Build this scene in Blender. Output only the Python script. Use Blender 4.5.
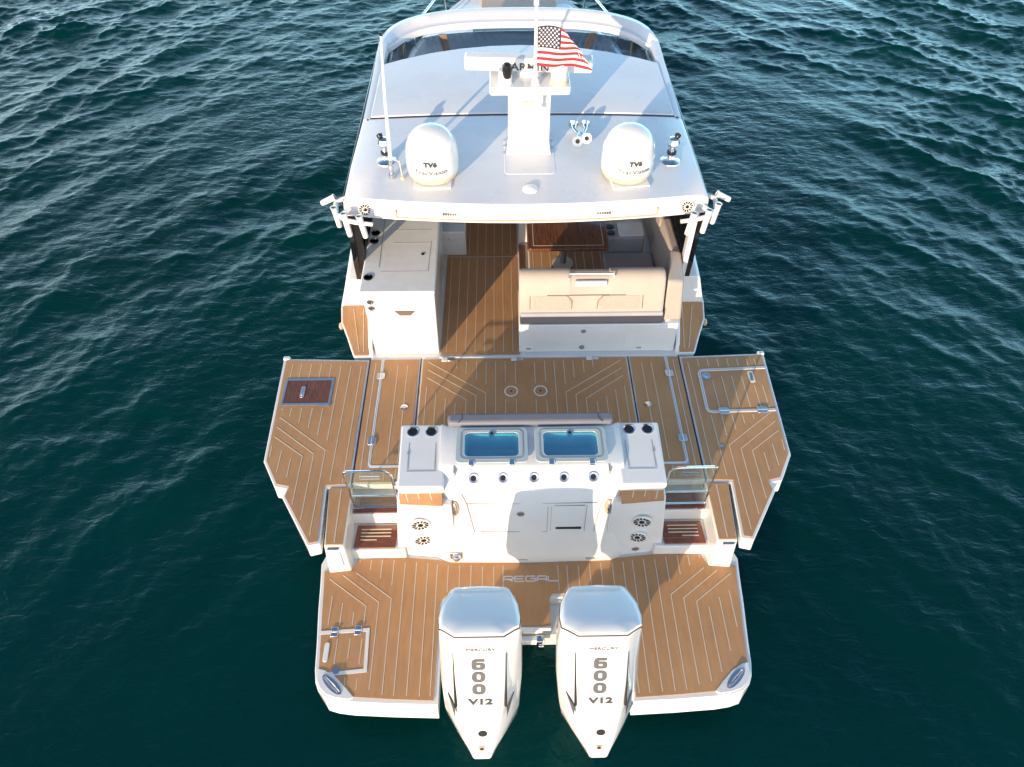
import bpy, bmesh, math, random
import numpy as np
from mathutils import Vector, Matrix
random.seed(7)
R = math.radians
for o in list(bpy.data.objects): bpy.data.objects.remove(o)
scene = bpy.context.scene
COL = scene.collection

# ------------------------------------------------------------------ camera
cam_d = bpy.data.cameras.new('camera'); cam = bpy.data.objects.new('camera', cam_d); COL.objects.link(cam)
cam.location = (-0.256, -2.1, 7.7)
cam.rotation_euler = (R(90 - 49.7), 0, -0.0155)
cam_d.sensor_width = 36; cam_d.lens = 710 / 1024 * 36
cam_d.clip_start = 0.1; cam_d.clip_end = 20000
scene.camera = cam
# ------------------------------------------------------------------ light
SUN_EL, SUN_AZ = 11.5, 27.5           # sun low astern on the port side; its light travels forward and to starboard
w = bpy.data.worlds.new('World'); scene.world = w; w.use_nodes = True
nt = w.node_tree; bg = nt.nodes['Background']
sky = nt.nodes.new('ShaderNodeTexSky'); sky.sky_type = 'NISHITA'; sky.sun_disc = False
sky.sun_elevation = R(SUN_EL); sky.sun_rotation = R(180 + SUN_AZ)
sky.air_density = 1.0; sky.dust_density = 0.0; sky.ozone_density = 2.5
# unseen haze added to the sky to lift fill and reflections, densest low down
FILL_HAZE_K, FILL_HAZE_P, FILL_HAZE_MAX = 21.0, 3.2, 0.80
tc = nt.nodes.new('ShaderNodeTexCoord'); sx = nt.nodes.new('ShaderNodeSeparateXYZ'); nt.links.new(tc.outputs['Generated'], sx.inputs[0])
def mth(op, a, b=None, clamp=False):
    m = nt.nodes.new('ShaderNodeMath'); m.operation = op; m.use_clamp = clamp
    for i, v in enumerate((a, b)):
        if v is None: continue
        if isinstance(v, (int, float)): m.inputs[i].default_value = v
        else: nt.links.new(v, m.inputs[i])
    return m.outputs[0]
zc = mth('MAXIMUM', sx.outputs[2], 0.0); fall = mth('POWER', mth('SUBTRACT', 1.0, zc, True), FILL_HAZE_P)
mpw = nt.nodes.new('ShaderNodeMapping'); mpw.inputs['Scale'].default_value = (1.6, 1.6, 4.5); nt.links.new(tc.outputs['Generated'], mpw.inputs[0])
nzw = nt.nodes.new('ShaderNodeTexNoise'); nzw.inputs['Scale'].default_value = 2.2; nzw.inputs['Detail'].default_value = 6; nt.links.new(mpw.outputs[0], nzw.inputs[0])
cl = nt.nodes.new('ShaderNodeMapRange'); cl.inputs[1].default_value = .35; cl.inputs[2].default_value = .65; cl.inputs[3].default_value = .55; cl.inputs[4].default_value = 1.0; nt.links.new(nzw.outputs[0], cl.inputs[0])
fac = mth('MULTIPLY', mth('MULTIPLY', fall, cl.outputs[0]), FILL_HAZE_MAX, True)
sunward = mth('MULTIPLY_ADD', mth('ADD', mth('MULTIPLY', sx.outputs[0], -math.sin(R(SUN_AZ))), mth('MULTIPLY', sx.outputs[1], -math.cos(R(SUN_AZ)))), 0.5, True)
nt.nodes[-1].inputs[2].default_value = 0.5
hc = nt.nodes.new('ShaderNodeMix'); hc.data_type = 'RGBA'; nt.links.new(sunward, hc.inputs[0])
hc.inputs[6].default_value = (FILL_HAZE_K * .42, FILL_HAZE_K * .88, FILL_HAZE_K * 1.12, 1); hc.inputs[7].default_value = (FILL_HAZE_K * 1.35, FILL_HAZE_K * 1.12, FILL_HAZE_K * .95, 1)
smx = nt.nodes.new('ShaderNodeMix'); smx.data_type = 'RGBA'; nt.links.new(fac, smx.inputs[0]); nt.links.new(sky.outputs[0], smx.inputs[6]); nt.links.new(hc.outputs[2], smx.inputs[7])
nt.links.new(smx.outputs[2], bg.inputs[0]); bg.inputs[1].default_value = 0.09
sd = bpy.data.lights.new('sun', 'SUN'); sd.energy = 2.1; sd.angle = R(0.5); sd.color = (1.0, 0.77, 0.50)
sun = bpy.data.objects.new('sun', sd); COL.objects.link(sun)
ldir = Vector((math.sin(R(SUN_AZ)) * math.cos(R(SUN_EL)), math.cos(R(SUN_AZ)) * math.cos(R(SUN_EL)), -math.sin(R(SUN_EL))))
sun.rotation_euler = ldir.to_track_quat('-Z', 'Y').to_euler()
sun.location = (-10, -20, 12)
vs = scene.view_settings
vs.view_transform = 'Standard'; vs.look = 'None'; vs.exposure = 1.62; vs.gamma = 1; vs.use_curve_mapping = False
scene.render.resolution_x = 1024; scene.render.resolution_y = 767

# ------------------------------------------------------------------ materials
def mat(name, col, rough=0.5, metal=0.0, coat=0.0, var=0.05, scale=6.0, bump=0.0, bscale=200.0, trans=0.0, ior=1.45, stretch=(1, 1, 1), rvar=0.0):
    m = bpy.data.materials.new(name); m.use_nodes = True
    n = m.node_tree; L = n.links; p = n.nodes['Principled BSDF']
    p.inputs['Roughness'].default_value = rough; p.inputs['Metallic'].default_value = metal
    p.inputs['Coat Weight'].default_value = coat; p.inputs['Coat Roughness'].default_value = 0.05
    p.inputs['Transmission Weight'].default_value = trans; p.inputs['IOR'].default_value = ior
    tc = n.nodes.new('ShaderNodeTexCoord'); mp = n.nodes.new('ShaderNodeMapping'); mp.inputs['Scale'].default_value = stretch
    L.new(tc.outputs['Object'], mp.inputs[0])
    nz = n.nodes.new('ShaderNodeTexNoise'); nz.inputs['Scale'].default_value = scale; nz.inputs['Detail'].default_value = 6
    L.new(mp.outputs[0], nz.inputs[0])
    rp = n.nodes.new('ShaderNodeValToRGB'); e = rp.color_ramp.elements
    e[0].position = 0.3; e[1].position = 0.7
    e[0].color = [max(0, c * (1 - var)) for c in col] + [1]; e[1].color = [min(1, c * (1 + var)) for c in col] + [1]
    L.new(nz.outputs[0], rp.inputs[0]); L.new(rp.outputs[0], p.inputs['Base Color'])
    if rvar:
        mr = n.nodes.new('ShaderNodeMapRange'); mr.inputs[3].default_value = max(0.02, rough - rvar); mr.inputs[4].default_value = rough + rvar
        L.new(nz.outputs[0], mr.inputs[0]); L.new(mr.outputs[0], p.inputs['Roughness'])
    if bump:
        n2 = n.nodes.new('ShaderNodeTexNoise'); n2.inputs['Scale'].default_value = bscale; n2.inputs['Detail'].default_value = 3
        L.new(mp.outputs[0], n2.inputs[0])
        b = n.nodes.new('ShaderNodeBump'); b.inputs['Strength'].default_value = bump; b.inputs['Distance'].default_value = 0.01
        L.new(n2.outputs[0], b.inputs['Height']); L.new(b.outputs[0], p.inputs['Normal'])
    return m

M = {}
M['white'] = mat('white_gelcoat', (0.74, 0.735, 0.72), 0.14, coat=0.3, var=0.025, scale=3, rvar=0.05, bump=0.01, bscale=6)
M['roof'] = mat('roof_gelcoat', (0.68, 0.68, 0.70), 0.28, coat=0.2, var=0.03, scale=2, rvar=0.05, bump=0.012, bscale=4)
M['cowl'] = mat('cowl_paint', (0.72, 0.715, 0.705), 0.12, coat=0.6, var=0.02, scale=3, rvar=0.04)
M['nonskid'] = mat('nonskid_white', (0.70, 0.69, 0.68), 0.5, var=0.04, scale=8, bump=0.15, bscale=300)
M['teak'] = mat('teak_foam', (0.475, 0.25, 0.112), 0.72, var=0.07, scale=7, bump=0.25, bscale=260, stretch=(3.0, 0.6, 1), rvar=0.06)
def weather(m, lo=0.86, hi=1.07, sc=0.8):
    n = m.node_tree; p = n.nodes['Principled BSDF']; src = p.inputs['Base Color'].links[0].from_socket
    tc = n.nodes.new('ShaderNodeTexCoord'); nz = n.nodes.new('ShaderNodeTexNoise'); nz.inputs['Scale'].default_value = sc; nz.inputs['Detail'].default_value = 7; nz.inputs['Roughness'].default_value = .62
    n.links.new(tc.outputs['Object'], nz.inputs[0])
    mr = n.nodes.new('ShaderNodeMapRange'); mr.inputs[1].default_value = .3; mr.inputs[2].default_value = .7; mr.inputs[3].default_value = lo; mr.inputs[4].default_value = hi
    n.links.new(nz.outputs[0], mr.inputs[0])
    vm = n.nodes.new('ShaderNodeVectorMath'); vm.operation = 'SCALE'; n.links.new(src, vm.inputs[0]); n.links.new(mr.outputs[0], vm.inputs['Scale']); n.links.new(vm.outputs[0], p.inputs['Base Color'])
weather(M['teak'], .84, 1.09, 1.1); weather(M['white'], .95, 1.03, 1.7); weather(M['roof'], .95, 1.03, 1.2)
M['caulk'] = mat('pale_caulking', (0.64, 0.55, 0.43), 0.6, var=0.05, scale=20)
M['groove'] = mat('dark_seam', (0.025, 0.022, 0.02), 0.7)
M['grey'] = mat('grey_seam', (0.33, 0.32, 0.31), 0.5)
M['steel'] = mat('polished_steel', (0.72, 0.72, 0.72), 0.12, metal=1.0, var=0.06, scale=20)
M['satin'] = mat('satin_steel', (0.62, 0.63, 0.66), 0.3, metal=1.0, var=0.06, scale=20)
M['black'] = mat('black_plastic', (0.012, 0.012, 0.014), 0.3, var=0.2)
M['blackglass'] = mat('black_glass', (0.008, 0.009, 0.013), 0.05, coat=0.5, var=0.2)
M['cushion'] = mat('beige_vinyl', (0.44, 0.37, 0.32), 0.5, var=0.04, scale=5, bump=0.12, bscale=160)
M['cushion_b'] = mat('grey_vinyl', (0.36, 0.35, 0.37), 0.5, var=0.05, scale=5, bump=0.12, bscale=160)
M['quilt'] = mat('quilted_vinyl', (0.41, 0.335, 0.285), 0.55, var=0.10, scale=60, bump=0.7, bscale=70)
M['stitch'] = mat('brown_stitching', (0.16, 0.11, 0.09), 0.7)
M['bolster'] = mat('slate_vinyl', (0.17, 0.175, 0.205), 0.5, var=0.05, scale=5, bump=0.12, bscale=160)
M['navy'] = mat('dark_vinyl', (0.05, 0.055, 0.075), 0.5, bump=0.1, bscale=160)
M['mahogany'] = mat('varnished_wood', (0.15, 0.052, 0.022), 0.12, coat=1.0, var=0.5, scale=5, stretch=(14, 1.2, 1))
M['step'] = mat('varnished_step_wood', (0.20, 0.062, 0.022), 0.15, coat=1.0, var=0.3, scale=6, stretch=(1.5, 10, 1))
M['well'] = mat('blue_gelcoat', (0.14, 0.62, 0.78), 0.2, coat=0.4, var=0.08, scale=4)
M['wellrim'] = mat('aqua_acrylic', (0.42, 0.50, 0.51), 0.15, coat=0.5, var=0.05)
M['tan'] = mat('tan_trim', (0.52, 0.40, 0.28), 0.5)
M['gold'] = mat('cream_base_ring', (0.62, 0.52, 0.38), 0.35, var=0.05)
M['flagred'] = mat('flag_red', (0.55, 0.02, 0.03), 0.8, var=0.1)
M['flagwhite'] = mat('flag_white', (0.78, 0.76, 0.74), 0.8)
M['flagblue'] = mat('flag_navy', (0.028, 0.028, 0.07), 0.8)
M['letter'] = mat('grey_letter', (0.11, 0.11, 0.115), 0.35)
M['letter_d'] = mat('dark_letter', (0.06, 0.06, 0.07), 0.35)
M['letter_l'] = mat('pale_letter', (0.62, 0.60, 0.60), 0.4)
M['letter_t'] = mat('tan_letter', (0.30, 0.20, 0.11), 0.4)
M['lattepad'] = mat('tan_sunpad', (0.50, 0.36, 0.28), 0.6, bump=0.1, bscale=80)
M['dash'] = mat('dark_dash', (0.22, 0.22, 0.23), 0.4)
def glass(name, tint, alpha):
    m = bpy.data.materials.new(name); m.use_nodes = True; n = m.node_tree; n.nodes.clear()
    out = n.nodes.new('ShaderNodeOutputMaterial'); mx = n.nodes.new('ShaderNodeMixShader'); mx2 = n.nodes.new('ShaderNodeMixShader')
    tr = n.nodes.new('ShaderNodeBsdfTransparent'); tr.inputs[0].default_value = (*tint, 1)
    gl = n.nodes.new('ShaderNodeBsdfGlossy'); gl.inputs['Roughness'].default_value = 0.02
    df = n.nodes.new('ShaderNodeBsdfDiffuse'); df.inputs[0].default_value = (*[c * 0.5 for c in tint], 1)
    lw = n.nodes.new('ShaderNodeLayerWeight'); lw.inputs[0].default_value = 0.5
    pw = n.nodes.new('ShaderNodeMath'); pw.operation = 'POWER'; pw.inputs[1].default_value = 4.0; n.links.new(lw.outputs['Facing'], pw.inputs[0])
    fr = n.nodes.new('ShaderNodeMath'); fr.operation = 'MULTIPLY_ADD'; fr.inputs[1].default_value = 0.8; fr.inputs[2].default_value = 0.035; n.links.new(pw.outputs[0], fr.inputs[0])
    mx2.inputs[0].default_value = alpha
    n.links.new(tr.outputs[0], mx2.inputs[1]); n.links.new(df.outputs[0], mx2.inputs[2])
    n.links.new(fr.outputs[0], mx.inputs[0]); n.links.new(mx2.outputs[0], mx.inputs[1]); n.links.new(gl.outputs[0], mx.inputs[2])
    n.links.new(mx.outputs[0], out.inputs[0]); return m
M['glass'] = glass('clear_glass', (0.90, 0.96, 0.94), 0.04)
M['smoked'] = glass('smoked_glass', (0.55, 0.62, 0.68), 0.06)
M['aqua'] = glass('aqua_glass', (0.93, 0.99, 1.0), 0.03)

# ------------------------------------------------------------------ mesh builder
class MB:
    def __init__(s): s.v = []; s.f = []; s.m = []
    def face(s, idx, m=0): s.f.append(tuple(idx)); s.m.append(m)
    def add(s, vs, fs, m=0):
        b = len(s.v); s.v += [tuple(p) for p in vs]
        for f in fs: s.face([b + i for i in f], m)
        return s
    def hexa(s, p, m=0):      # 4 bottom corners then 4 top corners, both counter-clockwise seen from above
        return s.add(p, [(3, 2, 1, 0), (4, 5, 6, 7), (0, 1, 5, 4), (1, 2, 6, 5), (2, 3, 7, 6), (3, 0, 4, 7)], m)
    def box(s, x0, x1, y0, y1, z0, z1, m=0):
        x0, x1 = sorted((x0, x1)); y0, y1 = sorted((y0, y1))
        return s.hexa([(x0, y0, z0), (x1, y0, z0), (x1, y1, z0), (x0, y1, z0), (x0, y0, z1), (x1, y0, z1), (x1, y1, z1), (x0, y1, z1)], m)
    def prism(s, poly, z0, z1, m=0, top_in=0.0):
        a = sum(poly[i][0] * poly[(i + 1) % len(poly)][1] - poly[(i + 1) % len(poly)][0] * poly[i][1] for i in range(len(poly)))
        if a < 0: poly = poly[::-1]
        n = len(poly)
        z0s = z0 if isinstance(z0, (list, tuple)) else [z0] * n
        z1s = z1 if isinstance(z1, (list, tuple)) else [z1] * n
        vs = [(p[0], p[1], z) for p, z in zip(poly, z0s)] + [(p[0], p[1], z) for p, z in zip(poly, z1s)]
        fs = [tuple(range(n - 1, -1, -1)), tuple(range(n, 2 * n))] + [(i, (i + 1) % n, n + (i + 1) % n, n + i) for i in range(n)]
        return s.add(vs, fs, m)
    def loft(s, rings, m=0, cap=True, closed=True):
        n = len(rings[0]); vs = [p for r in rings for p in r]; fs = []
        for k in range(len(rings) - 1):
            for i in range(n if closed else n - 1):
                j = (i + 1) % n
                fs.append((k * n + i, k * n + j, (k + 1) * n + j, (k + 1) * n + i))
        if cap and closed:
            fs.append(tuple(range(n - 1, -1, -1))); q = (len(rings) - 1) * n; fs.append(tuple(q + i for i in range(n)))
        return s.add(vs, fs, m)
    def tube(s, pts, r, n=10, m=0, closed=False):
        pts = [Vector(p) for p in pts]; rings = []; N = len(pts); u = None
        for i, p in enumerate(pts):
            if closed: d = (pts[(i + 1) % N] - pts[i - 1])
            else: d = pts[min(i + 1, N - 1)] - pts[max(i - 1, 0)]
            d.normalize()
            if u is None: u = d.orthogonal().normalized()
            u = (u - d * u.dot(d)).normalized(); v = d.cross(u)
            rr = r[i] if isinstance(r, (list, tuple)) else r
            rings.append([p + (u * math.cos(t) + v * math.sin(t)) * rr for t in [2 * math.pi * k / n for k in range(n)]])
        if closed:
            rings.append(rings[0]); return s.loft(rings, m, cap=False)
        return s.loft(rings, m)
    def cyl(s, p0, p1, r0, r1=None, n=16, m=0): return s.tube([p0, p1], [r0, r0 if r1 is None else r1], n, m)
    def lathe(s, prof, c, axis=(0, 0, 1), n=28, m=0):
        ax = Vector(axis).normalized(); u = ax.orthogonal().normalized(); v = ax.cross(u); c = Vector(c)
        return s.loft([[c + ax * h + (u * math.cos(t) + v * math.sin(t)) * r for t in [2 * math.pi * k / n for k in range(n)]] for r, h in prof], m)
    def strip(s, pts, wd, z, h=0.003, m=0):      # a ribbon lying flat at height z, mitred at its corners
        P = [Vector((p[0], p[1])) for p in pts]; Lp = []; Rp = []
        for i, p in enumerate(P):
            d1 = (P[i] - P[i - 1]).normalized() if i else None
            d2 = (P[i + 1] - P[i]).normalized() if i < len(P) - 1 else None
            d1 = d1 or d2; d2 = d2 or d1
            nrm = Vector((-(d1 + d2).y, (d1 + d2).x)).normalized()
            k = wd / 2 / max(0.4, nrm.dot(Vector((-d1.y, d1.x))))
            Lp.append(p + nrm * k); Rp.append(p - nrm * k)
        for i in range(len(P) - 1):
            q = [Rp[i], Rp[i + 1], Lp[i + 1], Lp[i]]
            s.hexa([(a.x, a.y, z) for a in q] + [(a.x, a.y, z + h) for a in q], m)
        return s
    def build(s, name, mats, parent=None, bevel=0.0, seg=2, smooth=35, loc=None):
        me = bpy.data.meshes.new(name); bm = bmesh.new()
        vv = [bm.verts.new(p) for p in s.v]
        for f, m in zip(s.f, s.m):
            try: fc = bm.faces.new([vv[i] for i in f]); fc.material_index = m
            except ValueError: pass
        bmesh.ops.recalc_face_normals(bm, faces=bm.faces)
        bmesh.ops.triangulate(bm, faces=[f for f in bm.faces if len(f.verts) > 4], ngon_method='EAR_CLIP') if not bevel else None
        bm.to_mesh(me); bm.free()
        for m in (mats if isinstance(mats, (list, tuple)) else [mats]): me.materials.append(M[m])
        if smooth:
            me.polygons.foreach_set('use_smooth', [True] * len(me.polygons)); me.set_sharp_from_angle(angle=R(smooth))
        o = bpy.data.objects.new(name, me); COL.objects.link(o)
        if parent: o.parent = parent
        if loc: o.location = loc
        if bevel:
            b = o.modifiers.new('bevel', 'BEVEL'); b.width = bevel; b.segments = seg; b.limit_method = 'ANGLE'; b.angle_limit = R(28)
            b.harden_normals = False
        return o
def tag(o, label=None, cat=None, group=None, kind=None):
    for k, v in (('label', label), ('category', cat), ('group', group), ('kind', kind)):
        if v: o[k] = v
    return o
def empty(name, loc=(0, 0, 0), parent=None):
    o = bpy.data.objects.new(name, None); COL.objects.link(o); o.location = loc; o.empty_display_size = 0.2
    if parent: o.parent = parent
    return o
def copy_tree(o, parent=None):
    c = o.copy(); COL.objects.link(c); c.parent = parent
    for ch in list(o.children): copy_tree(ch, c)
    return c
def text(s_, name, origin, xdir, ydir, size, mtl, parent, depth=0.0015, spacing=1.0, xs=1.0, bold=0.0, align='CENTER', bend=0.0):
    cu = bpy.data.curves.new(name, 'FONT'); cu.body = s_; cu.size = size; cu.align_x = align; cu.align_y = 'CENTER'
    cu.extrude = depth; cu.space_character = spacing; cu.offset = bold; cu.resolution_u = 3
    t = bpy.data.objects.new('tmp', cu); COL.objects.link(t)
    dg = bpy.context.evaluated_depsgraph_get(); me = bpy.data.meshes.new_from_object(t.evaluated_get(dg))
    bpy.data.objects.remove(t)
    X = Vector(xdir).normalized(); Y = Vector(ydir); Y = (Y - X * Y.dot(X)).normalized(); Z = X.cross(Y); O = Vector(origin)
    for v in me.vertices:
        x, y, z = v.co
        if bend:          # wraps the word round a drum of radius bend
            a = x * xs / bend
            v.co = O + X * (math.sin(a) * (bend + z)) + Y * y + Z * ((bend + z) * math.cos(a) - bend)
        else: v.co = O + X * (x * xs) + Y * y + Z * z
    me.materials.clear(); me.materials.append(M[mtl]); me.name = name
    o = bpy.data.objects.new(name, me); COL.objects.link(o); o.parent = parent
    return o
def rrect(x0, x1, y0, y1, r, n=5):
    pts = []
    for cx, cy, a in ((x1 - r, y1 - r, 0), (x0 + r, y1 - r, 90), (x0 + r, y0 + r, 180), (x1 - r, y0 + r, 270)):
        pts += [(cx + r * math.cos(R(a + 90 * k / n)), cy + r * math.sin(R(a + 90 * k / n))) for k in range(n + 1)]
    return pts
def ring_prism(mb, outer, inner, z0, z1, m=0):   # flat frame between two outlines of equal point count
    n = len(outer)
    vs = [(*p, z0) for p in outer] + [(*p, z0) for p in inner] + [(*p, z1) for p in outer] + [(*p, z1) for p in inner]
    fs = []
    for i in range(n):
        j = (i + 1) % n
        fs += [(i, j, 2 * n + j, 2 * n + i), (n + j, n + i, 3 * n + i, 3 * n + j), (2 * n + i, 2 * n + j, 3 * n + j, 3 * n + i), (j, i, n + i, n + j)]
    return mb.add(vs, fs, m)
def mx(pts, S): return [(p[0] * S, *p[1:]) for p in pts]

# ------------------------------------------------------------------ sea
def build_sea():
    def axis(a, b, step, far):
        c = list(np.arange(a, b + 1e-6, step)); s = step; p = b
        while p < far: s *= 1.28; p += s; c.append(p)
        s = step; p = a; pre = []
        while p > -far: s *= 1.28; p -= s; pre.append(p)
        return np.array(pre[::-1] + c)
    xs = axis(-17, 17, 0.048, 6000); ys = axis(-4.5, 25, 0.048, 6000)
    X, Y = np.meshgrid(xs, ys); rng = np.random.default_rng(5)
    fade = np.clip((20 - np.abs(X)) / 3, 0, 1) * np.clip((29 - Y) / 4, 0, 1) * np.clip((Y + 8) / 3, 0, 1)
    # a lee of calmer water lies round the stern; gusts roughen it in patches
    lee = 0.26 + 0.74 * np.clip((Y + 0.022 * X * X - 0.5) / 11.0, 0, 1) ** 0.9
    gust = np.zeros_like(X)
    for k in range(7):
        th = rng.uniform(0, math.pi); lam = rng.uniform(5, 13)
        gust += np.sin(2 * math.pi / lam * (X * math.cos(th) + Y * math.sin(th)) + rng.uniform(0, 7))
    amp = fade * lee * np.clip(1 + 0.36 * gust / 1.9, .3, 2)
    Zv = np.zeros_like(X); DX = np.zeros_like(X); DY = np.zeros_like(X)
    N = 190
    for i in range(N):
        lam = 0.17 * (4.4 / 0.17) ** ((i / (N - 1)) ** 1.3); k = 2 * math.pi / lam
        # two wave trains cross: one stronger to port, one to starboard, over a lighter head sea
        sysn = i % 6; th = R((-38, -142, -96)[sysn // 2]) + rng.normal(0, R(18 if lam > .7 else 28))
        side = 1 / (1 + np.exp(np.clip(X / 2.2 * (1 if sysn < 2 else -1), -40, 40))) if sysn < 4 else 0.55
        if lam < .45: side = 0.35 + 0.5 * side
        a = 0.0145 * (lam if lam < 1.1 else 1.1 * (lam / 1.1) ** .45) * (1.1 if lam < .5 else 1.0) * rng.uniform(0.4, 1.5) / math.sqrt(N / 40)
        dx, dy = math.cos(th), math.sin(th)
        u_ = X * dx + Y * dy; v_ = Y * dx - X * dy
        grp = 0.66 + 0.55 * np.sin(u_ / lam * 0.8 + rng.uniform(0, 7)) * np.sin(v_ / lam * 0.35 + rng.uniform(0, 7))      # short-crested groups
        ph = k * u_ + rng.uniform(0, 7) + 0.45 * np.sin(v_ / lam * .5 + i)
        A = a * amp * grp * side * 1.12
        Zv += A * np.cos(ph); DX -= 1.15 * A * dx * np.sin(ph); DY -= 1.15 * A * dy * np.sin(ph)
    X = X + DX; Y = Y + DY
    ny, nx = X.shape
    co = np.stack([X, Y, Zv - 0.02], -1).reshape(-1, 3).astype(np.float32)
    I = np.arange(nx * ny).reshape(ny, nx)
    q = np.stack([I[:-1, :-1], I[:-1, 1:], I[1:, 1:], I[1:, :-1]], -1).reshape(-1, 4)
    me = bpy.data.meshes.new('sea'); me.vertices.add(len(co)); me.vertices.foreach_set('co', co.ravel())
    me.loops.add(q.size); me.loops.foreach_set('vertex_index', q.ravel().astype(np.int32))
    me.polygons.add(len(q)); me.polygons.foreach_set('loop_start', np.arange(0, q.size, 4, dtype=np.int32))
    me.update(calc_edges=True); me.polygons.foreach_set('use_smooth', np.ones(len(q), bool))
    m = bpy.data.materials.new('sea_water'); m.use_nodes = True; n = m.node_tree; L = n.links; p = n.nodes['Principled BSDF']
    p.inputs['Roughness'].default_value = 0.04; p.inputs['IOR'].default_value = 1.333
    p.inputs['Specular Tint'].default_value = (0.36, 0.97, 1.0, 1)
    p.subsurface_method = 'BURLEY'; p.inputs['Subsurface Weight'].default_value = 1.0; p.inputs['Subsurface Scale'].default_value = 1.2; p.inputs['Subsurface Radius'].default_value = (0.3, 1.0, 1.0)
    tc = n.nodes.new('ShaderNodeTexCoord')
    n1 = n.nodes.new('ShaderNodeTexNoise'); n1.inputs['Scale'].default_value = 0.16; n1.inputs['Detail'].default_value = 3
    L.new(tc.outputs['Object'], n1.inputs[0])
    rp = n.nodes.new('ShaderNodeValToRGB'); e = rp.color_ramp.elements; e[0].position = .3; e[1].position = .7
    e[0].color = SEA_A; e[1].color = SEA_B
    L.new(n1.outputs[0], rp.inputs[0]); L.new(rp.outputs[0], p.inputs['Base Color'])
    mp = n.nodes.new('ShaderNodeMapping'); mp.inputs['Rotation'].default_value = (0, 0, R(20)); mp.inputs['Scale'].default_value = (1, 2.0, 1)
    L.new(tc.outputs['Object'], mp.inputs[0])
    n2 = n.nodes.new('ShaderNodeTexNoise'); n2.inputs['Scale'].default_value = 4.5; n2.inputs['Detail'].default_value = 6; n2.inputs['Roughness'].default_value = 0.55
    n2.inputs['Distortion'].default_value = 0.6
    L.new(mp.outputs[0], n2.inputs[0])
    b = n.nodes.new('ShaderNodeBump'); b.inputs["Strength"].default_value = 0.42; b.inputs["Distance"].default_value = 0.05
    L.new(n2.outputs[0], b.inputs['Height']); L.new(b.outputs[0], p.inputs['Normal'])
    me.materials.append(m)
    o = bpy.data.objects.new('sea', me); COL.objects.link(o)
    tag(o, 'dark teal rippled sea surrounding the white motor yacht', 'water', kind='structure')
SEA_A = (0.0002, 0.020, 0.0185, 1); SEA_B = (0.0002, 0.030, 0.0275, 1)
build_sea()

# ------------------------------------------------------------------ yacht
Y0 = empty('motor_yacht', (0, 0, 0))
tag(Y0, 'white motor yacht with twin outboards and teak decks, floating on dark water', 'boat')
PZ, DZ = 0.45, 1.0      # platform and deck levels

# hull : stations (y, half width at the chine, half width at the sheer, sheer height)
st = [(0.72, 1.75, 1.86, .27), (2.19, 1.8, 1.88, .27), (2.21, 1.82, 1.90, .88), (4.05, 1.85, 1.90, .88), (4.12, 1.98, 2.06, .88), (4.42, 2.0, 2.14, .92),
      (5.2, 2.02, 2.28, 1.0), (6.6, 2.0, 2.28, 1.05), (7.6, 1.95, 2.22, 1.1), (9.0, 1.75, 2.06, 1.3), (9.1, 1.73, 2.05, 1.95), (10.3, 1.35, 1.82, 2.08), (11.5, .85, 1.36, 2.14), (12.6, .35, .72, 2.2), (13.3, .05, .12, 2.25)]
rings = []
for y, wc, ws, zs in st:
    half = [(0, y, -.55), (wc * .7, y, -.35), (wc, y, -.02), (wc + (ws - wc) * .6, y, zs * .55), (ws, y, zs - .05), (ws - .03, y, zs), (min(1.9, ws - .06), y, zs), (min(1.89, ws - .07), y, .87 if 4.1 < y < 9.05 else zs - .001), (0, y, .87 if 4.1 < y < 9.05 else zs - .001)]
    rings.append(half + [(-p[0], p[1], p[2]) for p in half[::-1][1:-1]])
MB().loft(rings).build('hull', 'white', Y0, smooth=30)

# swim platform
def half_platform():
    out = [(0, .68), (.10, .68), (.125, .72), (.13, .96), (.15, 1.02), (.20, 1.05), (.84, 1.05), (.90, 1.03), (.935, .98), (.94, -.01), (.95, -.02), (1.4, -.003),
           (1.80, .02), (1.95, .04), (2.055, .07), (2.125, .13), (2.165, .21), (2.19, .33), (2.215, .6), (2.255, .95), (2.28, 1.25), (2.305, 1.47), (2.24, 1.64), (0, 1.64)]
    return out
hp = half_platform(); full = hp + [(-x, y) for x, y in hp[::-1][1:-1]]
pm = MB()
def low(p):    # lower outline of the platform: the aft face leans out towards the water
    x, y = p
    if y < .3 and abs(x) > .94: return (x * .985, y - .075 if y < .1 else y - .045)
    return p
n = len(full)
pm.loft([[(*low(p), .27) for p in full], [(*p, .42) for p in full], [(p[0] * .997, p[1], PZ) for p in full]])
plat = pm.build('swim_platform', 'white', Y0, bevel=.012)
def band(x, *segs): return [[(x, a), (x, b)] for a, b in segs]
tk = MB()
inn = [(.0, .74), (.19, .74), (.19, 1.03), (.22, 1.09), (.90, 1.09), (.975, 1.02), (.985, .02), (1.4, .04), (1.76, .065), (2.145, .34), (2.17, .62), (2.205, .95), (2.235, 1.27), (2.25, 1.385),
       (1.95, 1.385), (1.90, 1.51), (1.45, 1.535), (1.2, 1.515), (.8, 1.475), (.4, 1.45), (0, 1.44)]
tfull = inn + [(-x, y) for x, y in inn[::-1][1:-1]]
tk.prism(tfull, PZ + .002, PZ + .012, 0)
ZL = PZ + .0115
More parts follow.
